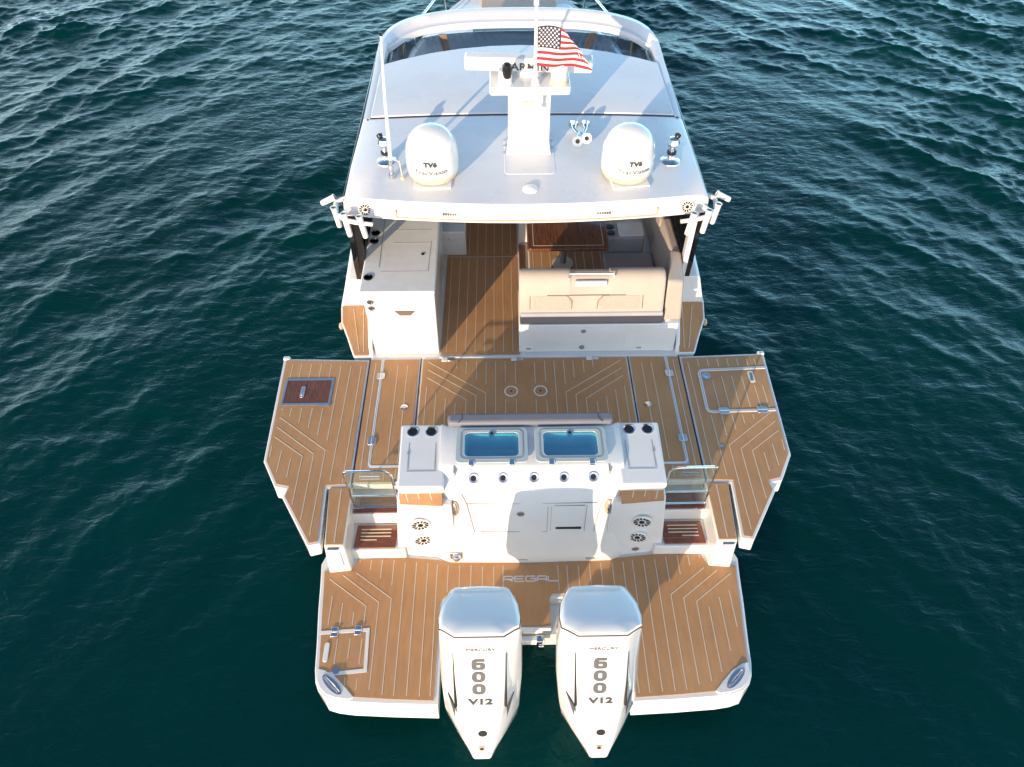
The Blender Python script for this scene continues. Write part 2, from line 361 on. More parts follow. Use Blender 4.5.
for S in (1, -1):
    L = [[(1.9, 1.36), (1.49, 1.06), (1.49, .08)], [(2.04, 1.33), (1.62, 1.02), (1.62, .13)]]
    L += [[(2.18, 1.29), (1.75, .98), (1.75, .76 if S < 0 else .16)]]
    L += [[(2.12, 1.1), (2.12, .78 if S < 0 else .7)], [(2.0, 1.02), (2.0, .77 if S < 0 else .45)], [(1.87, .92), (1.87, .78 if S < 0 else .25)]]
    L += [[(1.875, 1.51), (1.875, 1.48)], [(1.75, 1.51), (1.75, 1.39)], [(1.63, 1.51), (1.63, 1.29)], [(1.5, 1.5), (1.5, 1.21)]]
    if S < 0: L += [[(2.0, .64), (2.0, .38)], [(1.87, .64), (1.87, .43)], [(1.75, .64), (1.75, .38)], [(1.87, .25), (1.87, .17)], [(1.75, .24), (1.75, .13)]]
    L += [[(1.375, 1.47), (1.375, .07)], [(1.25, 1.47), (1.25, .07)], [(1.125, 1.46), (1.125, .06)], [(1.02, 1.44), (1.02, .06)]]
    L += [[(x, 1.43 - (.02 if x < .6 else 0)), (x, 1.12)] for x in (.9, .775, .65, .525, .4, .3)]
    for l in L: tk.strip(mx(l, S), .0082, ZL, .003, 1)
tk.build('teak_decking', ['teak', 'caulk'], plat, smooth=0)
lt = MB(); lw_, lh = .103, .058
def stroke(x0, pts, dz=0): lt.strip([(x0 + p[0] * lw_, 1.232 + p[1] * lh) for p in pts], .0145, PZ + .0118 + dz, .002)
for k_, sts in enumerate(([[(0, 0), (0, .55), (.12, 1), (.9, 1), (1, .85), (1, .55), (.9, .42), (.12, .42)], [(.55, .42), (1, 0)]], [[(1, 1), (.1, 1), (0, .85), (0, .15), (.1, 0), (1, 0)], [(.05, .5), (.92, .5)]],
                          [[(1, 1), (.1, 1), (0, .85), (0, .15), (.1, 0), (.9, 0), (1, .15), (1, .52), (.5, .52)]], [[(0, 0), (0, .6), (.16, 1), (.88, 1), (1, .85), (1, 0)], [(.05, .38), (.95, .38)]], [[(0, 1), (0, .15), (.1, 0), (1, 0)]])):
    for q_, st_ in enumerate(sts): stroke(-.298 + k_ * .122, st_, .0006 * q_)
lt.build('lettering', 'letter_l', plat, smooth=0)
# framed hatch to port, with its hinges
fr = MB(); fr.strip([(-2.19, .70), (-1.70, .725), (-1.68, .315), (-2.13, .275)], .035, PZ + .012, .006)
ha = fr.build('hatch_frame', 'white', plat, smooth=0)
for hx, hy in ((-2.04, .705), (-1.80, .72)):
    MB().box(hx - .035, hx + .035, hy - .05, hy + .05, PZ + .018, PZ + .026).cyl((hx - .03, hy, PZ + .028), (hx + .03, hy, PZ + .028), .008).build('hinge', 'satin', ha, bevel=.004)
MB().cyl((-1.97, .315, PZ + .012), (-1.97, .315, PZ + .02), .035).build('latch', 'satin', ha)
b = MB(); b.prism(rrect(-2.12, -2.07, .40, .60, .024), PZ + .012, PZ + .022); b.build('hand_grip', 'white', ha, bevel=.005)
for S in (1, -1):      # corner plates with pull-up cleats
    b = MB(); c = [(2.152, .34), (2.09, .325), (1.97, .26), (1.85, .15), (1.765, .062), (1.81, .04), (1.94, .058), (2.035, .09), (2.10, .145), (2.145, .22)]
    b.prism(mx(c, S), PZ + .002, PZ + .02)
    o = b.build('corner_plate', 'nonskid', plat, bevel=.005)
    d = MB(); q = Vector((1.99, .18)); t = Vector((.19, .175)).normalized(); nn = Vector((-t.y, t.x))
    d.prism(mx([tuple(q + t * .135 * math.cos(a) + nn * .045 * math.sin(a)) for a in [k * math.pi / 9 for k in range(18)]], S), PZ + .021, PZ + .026)
    d2 = MB(); p0 = q - t * .11; p1 = q + t * .11
    d2.tube([(p0.x * S, p0.y, PZ + .03), (q.x * S, q.y, PZ + .045), (p1.x * S, p1.y, PZ + .03)], [.012, .018, .012], 8)
    d.build('recess', 'satin', o); d2.build('cleat', 'steel', o)
# moulded transom lip between the outboards and the pale U-shaped coaming of the port cut-out
MB().box(-.125, .125, .60, .67, .30, .40).build('transom_lip', 'white', plat, bevel=.015)
MB().box(.04, .10, .585, .66, .27, .425).box(.06, .12, .57, .6, .2, .33).build('trim_bracket', 'steel', plat, bevel=.008)
u = MB(); u.tube([(-.165, .70, PZ + .01), (-.165, .98, PZ + .014), (-.19, 1.05, PZ + .014), (-.25, 1.075, PZ + .012), (-.33, 1.075, PZ + .01)], .019, 8)
u.tube([(-.165, .71, PZ + .004), (.19, .71, PZ + .004)], .02, 8); u.build('coaming', 'white', plat)
h = MB(); h.tube([(-.22, 1.0, .40), (-.2, .95, .47), (-.2, .8, .40), (-.23, .66, .25)], .022, 10); h.build('rigging_hose', 'black', plat)

# ------------------------------------------------------------------ outboard motors
def ring(ya, za, a, wd, yw, yf, wf, sl):
    m_ = ((a + .022 + wd) / 2 + .006, ya + (yw - ya) * .50)
    half = [(0, ya - .0006), (a * .6, ya - .0003), (a, ya), (a + .018, ya + .012), m_, (wd * .965, yw - .035), (wd, yw + .05), (wd * .955, yw + (yf - yw) * .5), (wd * .855, yf - .10), (wf + .010, yf - .025), (wf - .025, yf), (0, yf + .012)]
    pts = half + [(-x, y) for x, y in half[::-1][1:-1]]
    return [(x, y, za - sl * (y - ya)) for x, y in pts]
motors = []
def make_motor():
    root = empty('outboard_motor', (0, 0, 0), Y0)
    seam = (.055, 2.0, .20, .340, .17, .53, .245, .30)
    # top cowl: a crowned lid above the black seam
    r0 = ring(*seam)
    def inset(rg, k, up): 
        cx = 0; cy = sum(p[1] for p in rg) / len(rg)
        return [(p[0] * k, cy + (p[1] - cy) * k, p[2] + up + .30 * (p[1] - cy) * (1 - k)) for p in rg]
    rs = [r0, inset(r0, .997, .02), inset(r0, .965, .042), inset(r0, .86, .055), inset(r0, .6, .066), inset(r0, .3, .072), inset(r0, .05, .073)]
    MB().loft(rs).build('top_cowl', 'cowl', root, smooth=50)
    MB().loft([inset(r0, .985, -.024), inset(r0, 1.014, -.019), inset(r0, 1.014, 0.003), inset(r0, .985, .007)]).build('cowl_seam', 'black', root)
    def face_y(z): return .03 + (z - 1.95) * (.58 / .93)
    low_ = [(.048, 1.987, .20, .340, .17, .53, .245, .30), (.03, 1.95, .20, .344, .17, .53, .25, .28), (face_y(1.62), 1.62, .195, .358, .09, .53, .28, .12), (face_y(1.38), 1.38, .175, .357, -.04, .53, .28, .04),
            (face_y(1.14), 1.14, .125, .335, -.19, .53, .28, 0), (face_y(1.0), 1.0, .088, .315, -.22, .53, .28, 0), (face_y(.93), .925, .062, .285, -.22, .52, .27, 0), (-.54, .87, .08, .27, -.16, .52, .26, 0),
            (-.30, .80, .10, .24, -.08, .48, .2, 0), (-.14, .62, .07, .14, -.02, .42, .12, 0), (-.12, .0, .06, .12, -.02, .36, .1, 0), (-.1, -.4, .04, .08, 0, .3, .06, 0)]
    MB().loft([ring(*q) for q in low_]).build('lower_cowl', 'cowl', root, bevel=.012, seg=3)
    # aft face fittings; the face is a plane that leans forward going up
    up = Vector((0, .58, .93)).normalized(); nrm = Vector((0, -up.z, up.y)); X = Vector((1, 0, 0))
    def fp(x, z, off=0.0035): return Vector((x, face_y(z), z)) + nrm * off
    for S in (1, -1):
        b = MB()          # long air slot beside the panel
        z0, z1 = 1.40, 1.84
        def sp(x, z, o):
            yy = face_y(z) + max(0, (abs(x) - .205)) * 1.9
            return Vector((x, yy, z)) + Vector((S * .7, -.6, .35)).normalized() * o
        b.hexa([sp(S * .205, z0, -.01), sp(S * .213, z0, -.01), sp(S * .218, z1, -.01), sp(S * .213, z1, -.01), sp(S * .205, z0, .012), sp(S * .213, z0, .012), sp(S * .218, z1, .006), sp(S * .213, z1, .006)])
        b.build('air_slot', 'groove', root, smooth=0)
        b = MB()          # shallow scoop: a ramp that ends in a grey wedge
        p = [sp(S * .215, 1.84, .004), sp(S * .215, 1.40, .006), sp(S * .275, 1.45, .004), sp(S * .265, 1.80, .002)]
        q = [a + Vector((-S * .0, .02, -.02)) for a in p]
        b.hexa(q + p); b.build('side_scoop', 'cowl', root, bevel=.004)
        b = MB(); p = [sp(S * .212, 1.38, .010), sp(S * .212, 1.30, .010), sp(S * .275, 1.385, .010)]
        b.add(p + [a + Vector((0, .02, -.015)) for a in p], [(0, 1, 2), (5, 4, 3), (0, 3, 4, 1), (1, 4, 5, 2), (2, 5, 3, 0)]); b.build('scoop_lip', 'letter', root, smooth=0)
        b = MB(); 
        for z in (1.93,): pass
        b.hexa([fp(S * .161, 1.40, 0), fp(S * .164, 1.40, 0), fp(S * .165, 1.93, 0), fp(S * .162, 1.93, 0), fp(S * .161, 1.40, .002), fp(S * .164, 1.40, .002), fp(S * .165, 1.93, .002), fp(S * .162, 1.93, .002)])
        b.build('panel_line', 'grey', root, smooth=0)
    text('MERCURY', 'maker_lettering', fp(.01, 1.885), X, up, .036, 'letter', root, xs=1.5)
    for ch, z in (('6', 1.765), ('0', 1.66), ('0', 1.555)):      # squat block numerals, one above the other
        g = MB(); w2, h2, t_ = .056, .0515, .040
        if ch == '0': ring_prism(g, rrect(-w2, w2, -h2, h2, .044), rrect(-w2 + t_, w2 - t_, -h2 + t_ * .6, h2 - t_ * .6, .012), 0, .0015)
        else:
            ring_prism(g, rrect(-w2, w2, -h2, .016, .028), rrect(-w2 + t_, w2 - t_, -h2 + .021, -.005, .006), 0, .0015)
            g.prism([(-w2, -.01), (-w2 + t_, .0158), (-w2 + t_, .028), (w2 - .004, .028), (w2 - .004, h2), (-w2 + .03, h2), (-w2 + .008, h2 - .01), (-w2, h2 - .03)], .0001, .0016)
        o_ = fp(-.012, z, .004); g.v = [tuple(o_ + X * v[0] + up * v[1] + nrm * v[2]) for v in g.v]
        g.build('numeral', 'letter', root, smooth=0)
    text('V12', 'numeral', fp(.0, 1.445, .0045), X, up + X * .0, .078, 'letter_d', root, xs=1.6, bold=.003)
    b = MB(); b.lathe([(.03, 0), (.03, .006), (.012, .006)], fp(.01, 1.165, 0), nrm, 16)
    b.v = [(.01 + (v[0] - .01) * 1.3, v[1], v[2]) for v in b.v]; b.build('badge', 'black', root)
    b = MB(); c = fp(.0, 1.03, .001)
    qs = [c + X * sx * .028 + up * sy * .022 for sx, sy in ((-1, -1), (1, -1), (1, 1), (-1, 1))]
    b.hexa([a for a in qs] + [a + nrm * .006 for a in qs]); b.build('tow_plate', 'tan', root, bevel=.002)
    b = MB(); qs = [c + X * sx * .014 + up * sy * .012 + nrm * .006 for sx, sy in ((-1, -1), (1, -1), (1, 1), (-1, 1))]
    b.hexa(qs + [a + nrm * .003 for a in qs]); b.build('drain_port', 'black', root, smooth=0)
    MB().box(-.16, .16, .46, .70, .12, .62).box(-.22, .22, .58, .74, .25, .52).build('mounting_bracket', 'black', root, bevel=.02)
    return root
m1 = make_motor(); m2 = copy_tree(m1, Y0)
m1.location = (-.49, 0, 0); m2.location = (.515, -.005, 0)
tag(m1, 'left outboard motor'); tag(m2, 'right outboard motor')
for m_ in (m1, m2): m_['group'] = 'outboard motors at the stern'

# ------------------------------------------------------------------ transom and livewell module
tr = MB()
def tprof(y_add=0): return [(1.70, .40), (1.46, .44), (1.47, .62), (1.55, 1.2), (1.62, 1.66), (1.64, 1.70), (1.79, 1.835), (1.83, 1.845), (2.27, 1.85), (2.30, 1.84), (2.36, 1.0), (2.36, .9)]
def trow(x, dy, wtop): return [(x + (wtop - x if False else 0), y + dy * (1 if z < 1.7 else 0), z) for y, z in tprof()]
cols = [(-1.02, .07), (-.95, .03), (-.88, .005), (-.4, -.005), (0, -.01), (.4, -.005), (.88, .005), (.95, .03), (1.02, .07)]
tap = {}
rings = []
for x, dy in cols:
    rg = []
    for y, z in tprof():
        xx = x * (1 - .10 * max(0, z - .45) / 1.4); rg.append((xx, y + dy * (1 if z < 1.7 else .6), z - (.012 * (abs(x) > .93))))
    rings.append(rg)
wellc = [(-.395, 2.035), (.395, 2.035)]
tr.loft(rings)
trans = tr.build('transom', 'white', Y0, bevel=.008)
bo = trans.modifiers
for cx, cy in wellc:      # cut the well openings out of the lid surface
    c = MB(); c.prism(rrect(cx - .285, cx + .285, cy - .155, cy + .165, .06), 1.45, 2.0)
    cm = bpy.data.meshes.new('cutter'); bm = bmesh.new(); vv = [bm.verts.new(p) for p in c.v]; [bm.faces.new([vv[i] for i in f]) for f in c.f]
    bmesh.ops.recalc_face_normals(bm, faces=bm.faces); bm.to_mesh(cm); bm.free()
    co = bpy.data.objects.new('cutter', cm); COL.objects.link(co)
    md = trans.modifiers.new('cut', 'BOOLEAN'); md.object = co; md.operation = 'DIFFERENCE'; md.solver = 'EXACT'
    bpy.context.view_layer.update()
    dg = bpy.context.evaluated_depsgraph_get(); me = bpy.data.meshes.new_from_object(trans.evaluated_get(dg))
    trans.modifiers.clear(); trans.data = me; bpy.data.objects.remove(co)
trans.data.polygons.foreach_set('use_smooth', [True] * len(trans.data.polygons)); trans.data.set_sharp_from_angle(angle=R(35))
for cx, cy in wellc:
    S = 1 if cx > 0 else -1
    wl = MB(); o = rrect(cx - .285, cx + .285, cy - .155, cy + .165, .06); i2 = rrect(cx - .25, cx + .25, cy - .13, cy + .14, .06)
    wl.loft([[(*p, 1.853) for p in o], [(*p, 1.852) for p in rrect(cx - .275, cx + .275, cy - .145, cy + .155, .06)], [(*p, 1.62) for p in i2], [(*p, 1.59) for p in rrect(cx - .22, cx + .22, cy - .1, cy + .11, .06)]], cap=False)
    k = len(wl.v); nn = len(i2); wl.face(range(k - nn, k)); wl.m[:nn] = [1] * nn
    w_ = wl.build('livewell', ['well', 'wellrim'], Y0, smooth=50)
    MB().cyl((cx + S * .2, cy - .09, 1.591), (cx + S * .2, cy - .09, 1.63), .035).build('drain', 'white', w_)
    fr = MB(); ring_prism(fr, rrect(cx - .36, cx + .36, cy - .215, cy + .21, .05), rrect(cx - .27, cx + .27, cy - .14, cy + .15, .05), 1.868, 1.884)
    lid = fr.build('livewell_lid', 'wellrim', Y0, bevel=.004)
    gk = MB(); ring_prism(gk, rrect(cx - .315, cx + .315, cy - .18, cy + .18, .05), rrect(cx - .305, cx + .305, cy - .17, cy + .17, .05), 1.885, 1.889); gk.build('gasket', 'grey', lid)
    MB().prism(rrect(cx - .268, cx + .268, cy - .138, cy + .148, .05), 1.872, 1.880).build('glass_pane', 'aqua', lid)
    MB().cyl((cx, cy + .13, 1.882), (cx, cy + .13, 1.893), .032).cyl((cx, cy + .13, 1.893), (cx, cy + .13, 1.896), .016, m=1).build('latch', ['steel', 'black'], lid)
    for hx in (-.2, .2): MB().box(cx + hx - .03, cx + hx + .03, cy - .25, cy - .19, 1.862, 1.892).build('hinge', 'steel', lid, bevel=.006)
sl = Vector((0, -.135, -.15)).normalized(); sn = Vector((0, -.67, .74)).normalized()
for x in (-.575, -.285, .02, .315, .605):     # rod holders in the sloping brow
    c = Vector((x, 1.715, 1.768 + (.0 if abs(x) < .8 else 0)))
    b = MB(); b.lathe([(.052, -.01), (.052, .008), (.046, .014), (.03, .012), (.028, -.06), (.001, -.06)], c, sn, 20)
    rh = b.build('rod_holder', 'satin', Y0); MB().lathe([(.0275, -.045), (.0275, .004), (.001, .004)], c, sn, 16).build('rod_holder_bore', 'black', rh)
def tface(z):
    P = [(.44, 1.46), (.62, 1.47), (1.2, 1.55), (1.66, 1.62)]
    for (z0, y0), (z1, y1) in zip(P, P[1:]):
        if z <= z1: return y0 + (y1 - y0) * (z - z0) / (z1 - z0)
    return 1.62
def tline(mb, x0, z0, x1, z1, wd=.008, out=.0025, dy=-.006, m=0):      # thin inlaid line on the aft face
    n_ = 6; d = Vector((x1 - x0, 0, z1 - z0)).normalized(); pz = Vector((-d.z, 0, d.x)) * wd / 2
    for k in range(n_):
        a = Vector((x0 + (x1 - x0) * k / n_, 0, z0 + (z1 - z0) * k / n_)); b_ = Vector((x0 + (x1 - x0) * (k + 1) / n_, 0, z0 + (z1 - z0) * (k + 1) / n_))
        q = [a - pz, b_ - pz, b_ + pz, a + pz]
        q = [Vector((p.x, tface(p.z) + dy, p.z)) for p in q]
        mb.hexa([p + Vector((0, .012, 0)) for p in q][::-1] + [p - Vector((0, out, 0)) for p in q][::-1], m)
b = MB(); tline(b, -.655, 1.49, .66, 1.485); tline(b, -.70, 1.64, -.655, 1.49); tline(b, -.655, 1.49, -.59, 1.02); tline(b, -.53, 1.04, .16, 1.03, .011); tline(b, .165, 1.44, .165, 1.03, .007)
tline(b, .23, 1.45, .54, 1.445, .011); tline(b, .56, 1.44, .555, 1.03, .004); tline(b, .20, 1.44, .20, 1.04, .004)
tline(b, .70, 1.485, .655, 1.02, .004)
dr = b.build('locker_outline', 'grey', trans, smooth=0)
b = MB(); tline(b, .255, 1.09, .52, 1.085, .03, .006); b.build('drawer_pull', 'groove', trans, smooth=0)
MB().lathe([(.038, -.01), (.038, .008), (.02, .012), (.001, .008)], (-.11, tface(1.33) - .005, 1.33), (0, -1, .14), 18).build('latch', 'satin', trans)
for S in (1, -1):      # recessed oval cleats either side
    c = Vector((S * .775, tface(1.42) - .004, 1.42)); ax = Vector((0, .13, 1)).normalized(); sd = Vector((1, 0, 0)); nn = sd.cross(ax)
    b = MB(); o1 = [c + sd * .04 * math.cos(a) + ax * .115 * math.sin(a) for a in [k * math.pi / 12 for k in range(24)]]
    b.loft([[p - nn * .03 for p in o1], [p + nn * .012 for p in o1]]); cl = b.build('cleat_recess', 'tan', trans, bevel=.004)
    MB().tube([c + ax * .095 + nn * .014, c + ax * .05 + nn * .03, c - ax * .05 + nn * .03, c - ax * .095 + nn * .014], [.008, .016, .016, .008], 8).build('cleat', 'steel', cl)
    # narrow grooves that drain the lids
    MB().box(S * .757, S * .772, 1.73, 1.82, 1.76, 1.842).build('drain_groove', 'grey', trans, smooth=0)
# shower fitting at port
c = Vector((-.80, 1.475, .62)); b = MB(); b.box(-.875, -.735, 1.455, 1.50, .555, .69); sh = b.build('shower_box', 'steel', trans, bevel=.012)
MB().lathe([(.05, 0), (.05, .02), (.03, .05), (.001, .055)], c + Vector((0, -.02, 0)), (0, -1, .3), 16).build('shower_head', 'satin', sh)
for x, z in ((-.08, .52), (.66, .52)): 
    MB().box(x - .05, x + .05, tface(z) - .012, tface(z) + .01, z - .012, z + .012).build('courtesy_light', 'grey', trans, bevel=.004)
# padded bolster across the front of the livewells
b = MB(); b.prism(rrect(-.85, .85, 2.285, 2.42, .05), 1.30, 1.915); bl = b.build('bolster', 'bolster', Y0, bevel=.035, seg=4)
for S in (1, -1):
    b = MB(); b.tube([(S * .74, 2.285, 1.914), (S * .70, 2.33, 1.9162), (S * .70, 2.405, 1.9145)], .004, 6); b.build('piping', 'navy', bl)

def speaker(x, z, y, nrm, r, parent):
    ax = Vector(nrm).normalized(); c = Vector((x, y, z)); u = Vector((1, 0, 0)); u = (u - ax * u.dot(ax)).normalized(); v = ax.cross(u)
    b = MB(); b.lathe([(r, -.01), (r, .008), (r * .9, .014), (r * .82, .006), (.001, .006)], c, ax, 32, 0)
    g = b
    for k in range(12):
        a = 2 * math.pi * (k + .5) / 12; d = u * math.cos(a) + v * math.sin(a); t = -u * math.sin(a) + v * math.cos(a)
        q = [c + ax * .0065 + d * r * f + t * r * s_ for f, s_ in ((.45, -.06), (.45, .06), (.80, .13), (.80, -.13))]
        g.hexa(q + [p + ax * .004 for p in q], 1)
    g.lathe([(r * .27, .005), (r * .27, .012), (r * .18, .016), (.001, .016)], c, ax, 16, 1)
    return b.build('loudspeaker', ['white', 'black'], parent)

for S in (1, -1):       # the two storage cabinets beside the livewells
    b = MB()
    x0, x1 = .855, 1.315
    def sq(x, y, z): return (S * x, y, z)
    secs = []
    for z, y_a, xo in ((.40, 1.58, 1.47), (.8, 1.585, 1.43), (1.55, 1.605, 1.345)):
        secs.append([sq(.80, y_a - .07, z), sq(xo, y_a, z), sq(xo, 2.40, z), sq(.80, 2.40, z)])
    b.loft(secs)
    top = MB()
    top.loft([[sq(.865, 1.64, 1.60), sq(1.31, 1.64, 1.60), sq(1.31, 2.40, 1.60), sq(.865, 2.40, 1.60)], [sq(.865, 1.60, 1.735), sq(1.32, 1.60, 1.735), sq(1.34, 2.36, 1.735), sq(.865, 2.36, 1.735)],
              [sq(.865, 1.60, 1.79), sq(1.32, 1.60, 1.79), sq(1.335, 2.36, 1.80), sq(.865, 2.36, 1.80)]])
    cb = b.build('storage_cabinet', 'white', Y0, bevel=.012)
    lid = top.build('cabinet_top', 'white', cb, bevel=.022, seg=3)
    l = MB(); 
    for xx in (1.235, .965): l.strip([(S * xx, 2.13), (S * (xx - .003), 1.80)], .0045, 1.7955, .004)
    l.strip([(S * 1.24, 1.78), (S * .95, 1.78)], .003, 1.7945, .004); l.build('lid_seam', 'grey', lid, smooth=0)
    MB().box(S * 1.228, S * 1.245, 1.98, 2.02, 1.798, 1.803).build('latch', 'grey', lid)
    for xx in (1.21, 1.02):
        c = (S * xx, 2.265, 1.800)
        MB().lathe([(.062, -.01), (.062, .004), (.05, .007), (.048, -.002)], c, n=24).lathe([(.050, -.006), (.050, .003), (.001, .0035)], c, n=24, m=1).build('cup_holder', ['steel', 'black'], lid)
    b = MB(); b.hexa([sq(.89, 1.535, 1.54), sq(1.31, 1.565, 1.54), sq(1.31, 1.66, 1.54), sq(.89, 1.66, 1.54), sq(.89, 1.518, 1.585), sq(1.31, 1.545, 1.585), sq(1.305, 1.66, 1.655), sq(.89, 1.66, 1.655)])
    for k in range(3):
        xx = .98 + k * .12
        def tpp(x, t, o): return sq(x, 1.524 + (x - .89) * .064 + (.128 - (x - .89) * .064) * t, 1.585 + .07 * t + o)
        b.hexa([tpp(xx, .05, -.002), tpp(xx + .009, .05, -.002), tpp(xx + .039, .9, -.002), tpp(xx + .03, .9, -.002), tpp(xx, .05, .003), tpp(xx + .009, .05, .003), tpp(xx + .039, .9, .003), tpp(xx + .03, .9, .003)], 1)
    b.build('teak_step', ['teak', 'caulk'], cb, smooth=0)
    for z in (1.17, .83): speaker(S * 1.145, z, 1.553 + (1.17 - z) * .02 - .012, (-S * .13, -1, .0), .105, cb)
    if S > 0: MB().lathe([(.04, -.01), (.04, .008), (.022, .012), (.001, .01)], (1.16, 1.55, .56), (0, -1, 0), 18).build('filler_cap', 'satin', cb)
    # boarding stairs from the platform up to the deck
    b = MB(); b.box(S * 1.36, S * 1.97, 1.53, 2.2, .40, .635); b.box(S * 1.36, S * 1.97, 1.86, 2.2, .635, .835)
    stx = b.build('boarding_steps', 'white', Y0, bevel=.015)
    b = MB(); b.prism(mx([(1.47, 1.56), (1.925, 1.56), (1.91, 1.83), (1.455, 1.83)], S), .637, .655)
    for k in range(4): b.box(S * (1.53 if k else 1.68), S * 1.86, 1.645 + k * .042, 1.657 + k * .042, .6545, .659, 1)
    b.build('step_tread', ['step', 'caulk'], stx, smooth=0)
    MB().box(S * 1.435, S * 1.935, 1.875, 2.10, .837, .855).build('step_tread', 'step', stx, bevel=.006)
    # glass boarding gate
    gt = MB(); y = 1.90; zb, zt = .925, 1.63
    xa, xb = 1.43, 1.915
    loop = [(S * xa, y, zb), (S * xb, y, zb)]
    c2 = [(S * (xb - .005), y, zb + .3)] + [(S * (xb - .045 + .045 * math.cos(R(a))), y, zt - .05 + .05 * math.sin(R(a))) for a in (0, 30, 60, 90)]
    c3 = [(S * (xa + .1 - .1 * math.sin(R(a))), y, zt - .1 + .1 * math.cos(R(a))) for a in (0, 25, 50, 75, 90)]
    gt.tube(loop + c2 + c3, .013, 8, closed=True)
    gt.tube([(S * xa, y, 1.16), (S * xb, y, 1.16)], .009, 8)
    g = gt.build('boarding_gate', 'steel', Y0)
    gp = MB(); pr = [(S * (xa + .012), zb + .02), (S * (xb - .012), zb + .02), (S * (xb - .018), zt - .03), (S * (xa + .08), zt - .02), (S * (xa + .012), zt - .09)]
    gp.loft([[(x, y - .005, z) for x, z in pr], [(x, y + .005, z) for x, z in pr]]); gp.build('glass_pane', 'glass', g, smooth=0)
    MB().box(S * 1.55, S * 1.75, y - .012, y + .012, 1.545, 1.56).box(S * 1.55, S * 1.75, y - .012, y + .012, 1.50, 1.51).build('gate_label', 'grey', g)
    for z in (1.22, 1.42): MB().cyl((S * 1.405, y, z - .035), (S * 1.405, y, z + .035), .02).cyl((S * 1.37, y, z), (S * 1.43, y, z), .012).build('hinge', 'steel', g)
    # quarter pylon beside the stairs: white, teak capped, level with the deck
    b = MB(); b.loft([[(S * 1.95, 1.385, .40), (S * 2.20, 1.36, .40), (S * 2.24, 2.13, .40), (S * 1.955, 2.13, .40)],
                      [(S * 1.945, 1.40, .985), (S * 2.155, 1.40, .985), (S * 2.215, 2.13, .985), (S * 1.95, 2.13, .985)]])
    py = b.build('quarter_pylon', 'white', Y0, bevel=.025, seg=3)
    b = MB(); b.prism(mx([(1.962, 1.42), (2.14, 1.42), (2.195, 2.10), (1.965, 2.10)], S), .987, 1.004); b.strip(mx([(2.05, 1.44), (2.065, 2.09)], S), .011, 1.0035, .003, 1)
    b.build('teak_cap', ['teak', 'caulk'], py, smooth=0)
    b = MB(); b.hexa([(S * 2.01, 1.366, .60), (S * 2.11, 1.363, .60), (S * 2.11, 1.40, .60), (S * 2.01, 1.40, .60), (S * 2.005, 1.383, .88), (S * 2.10, 1.382, .88), (S * 2.10, 1.42, .88), (S * 2.005, 1.42, .88)])
    b.build('courtesy_light', 'nonskid', py, bevel=.006)
    b = MB(); b.box(S * 2.0, S * 2.12, 1.378, 1.40, .955, .975); b.build('light_slot', 'satin', py)

# ------------------------------------------------------------------ aft deck
dk = MB(); dp = [(0, 2.36), (.84, 2.36), (1.36, 2.2), (1.36, 2.15), (1.955, 2.15), (1.965, 4.06), (0, 4.06)]
dp = dp + [(-x, y) for x, y in dp[::-1][1:-1]]
dk.prism(dp, .90, .992); deck = dk.build('aft_deck', 'white', Y0)
tk = MB()
cen = [(-1.29, 4.0), (1.29, 4.0), (1.29, 2.42), (-1.29, 2.42)]
tk.prism(cen, .993, 1.003)
for S in (1, -1):
    tk.prism(mx([(1.345, 4.0), (1.775, 4.0), (1.775, 2.40), (1.345, 2.40)], S), .993, 1.003)
    tk.prism(mx([(1.825, 4.0), (1.95, 4.0), (1.945, 2.17), (1.37, 2.17), (1.37, 2.355), (1.825, 2.355)], S), .993, 1.003)
    L = [[(1.22, 3.95), (.49, 3.43), (.49, 2.43)], [(1.22, 3.82), (.61, 3.39), (.61, 2.43)], [(1.22, 3.69), (.73, 3.33), (.73, 2.43)], [(1.22, 3.53), (1.22, 2.5)], [(1.1, 3.46), (1.1, 2.5)], [(.98, 3.36), (.98, 2.5)], [(.86, 3.28), (.86, 2.43)],
         [(.86, 3.96), (.86, 3.84)], [(.74, 3.96), (.74, 3.75)], [(.61, 3.95), (.61, 3.66)], [(.49, 3.95), (.49, 3.57)], [(.37, 3.95), (.37, 2.43)], [(.25, 3.95), (.25, 3.61)], [(.12, 3.92), (.12, 3.58)], [(.25, 3.32), (.25, 2.43)], [(.12, 3.33), (.12, 2.43)],
         [(1.6, 3.9), (1.6, 2.43)], [(1.48, 3.9), (1.48, 2.43)], [(1.885, 3.95), (1.885, 2.22)], [(1.75, 2.34), (1.75, 2.19)], [(1.62, 2.34), (1.62, 2.19)], [(1.49, 2.34), (1.49, 2.19)]]
    for l in L: tk.strip(mx(l, S), .0082, 1.0025, .003, 1)
tk.build('teak_decking', ['teak', 'caulk'], deck, smooth=0)
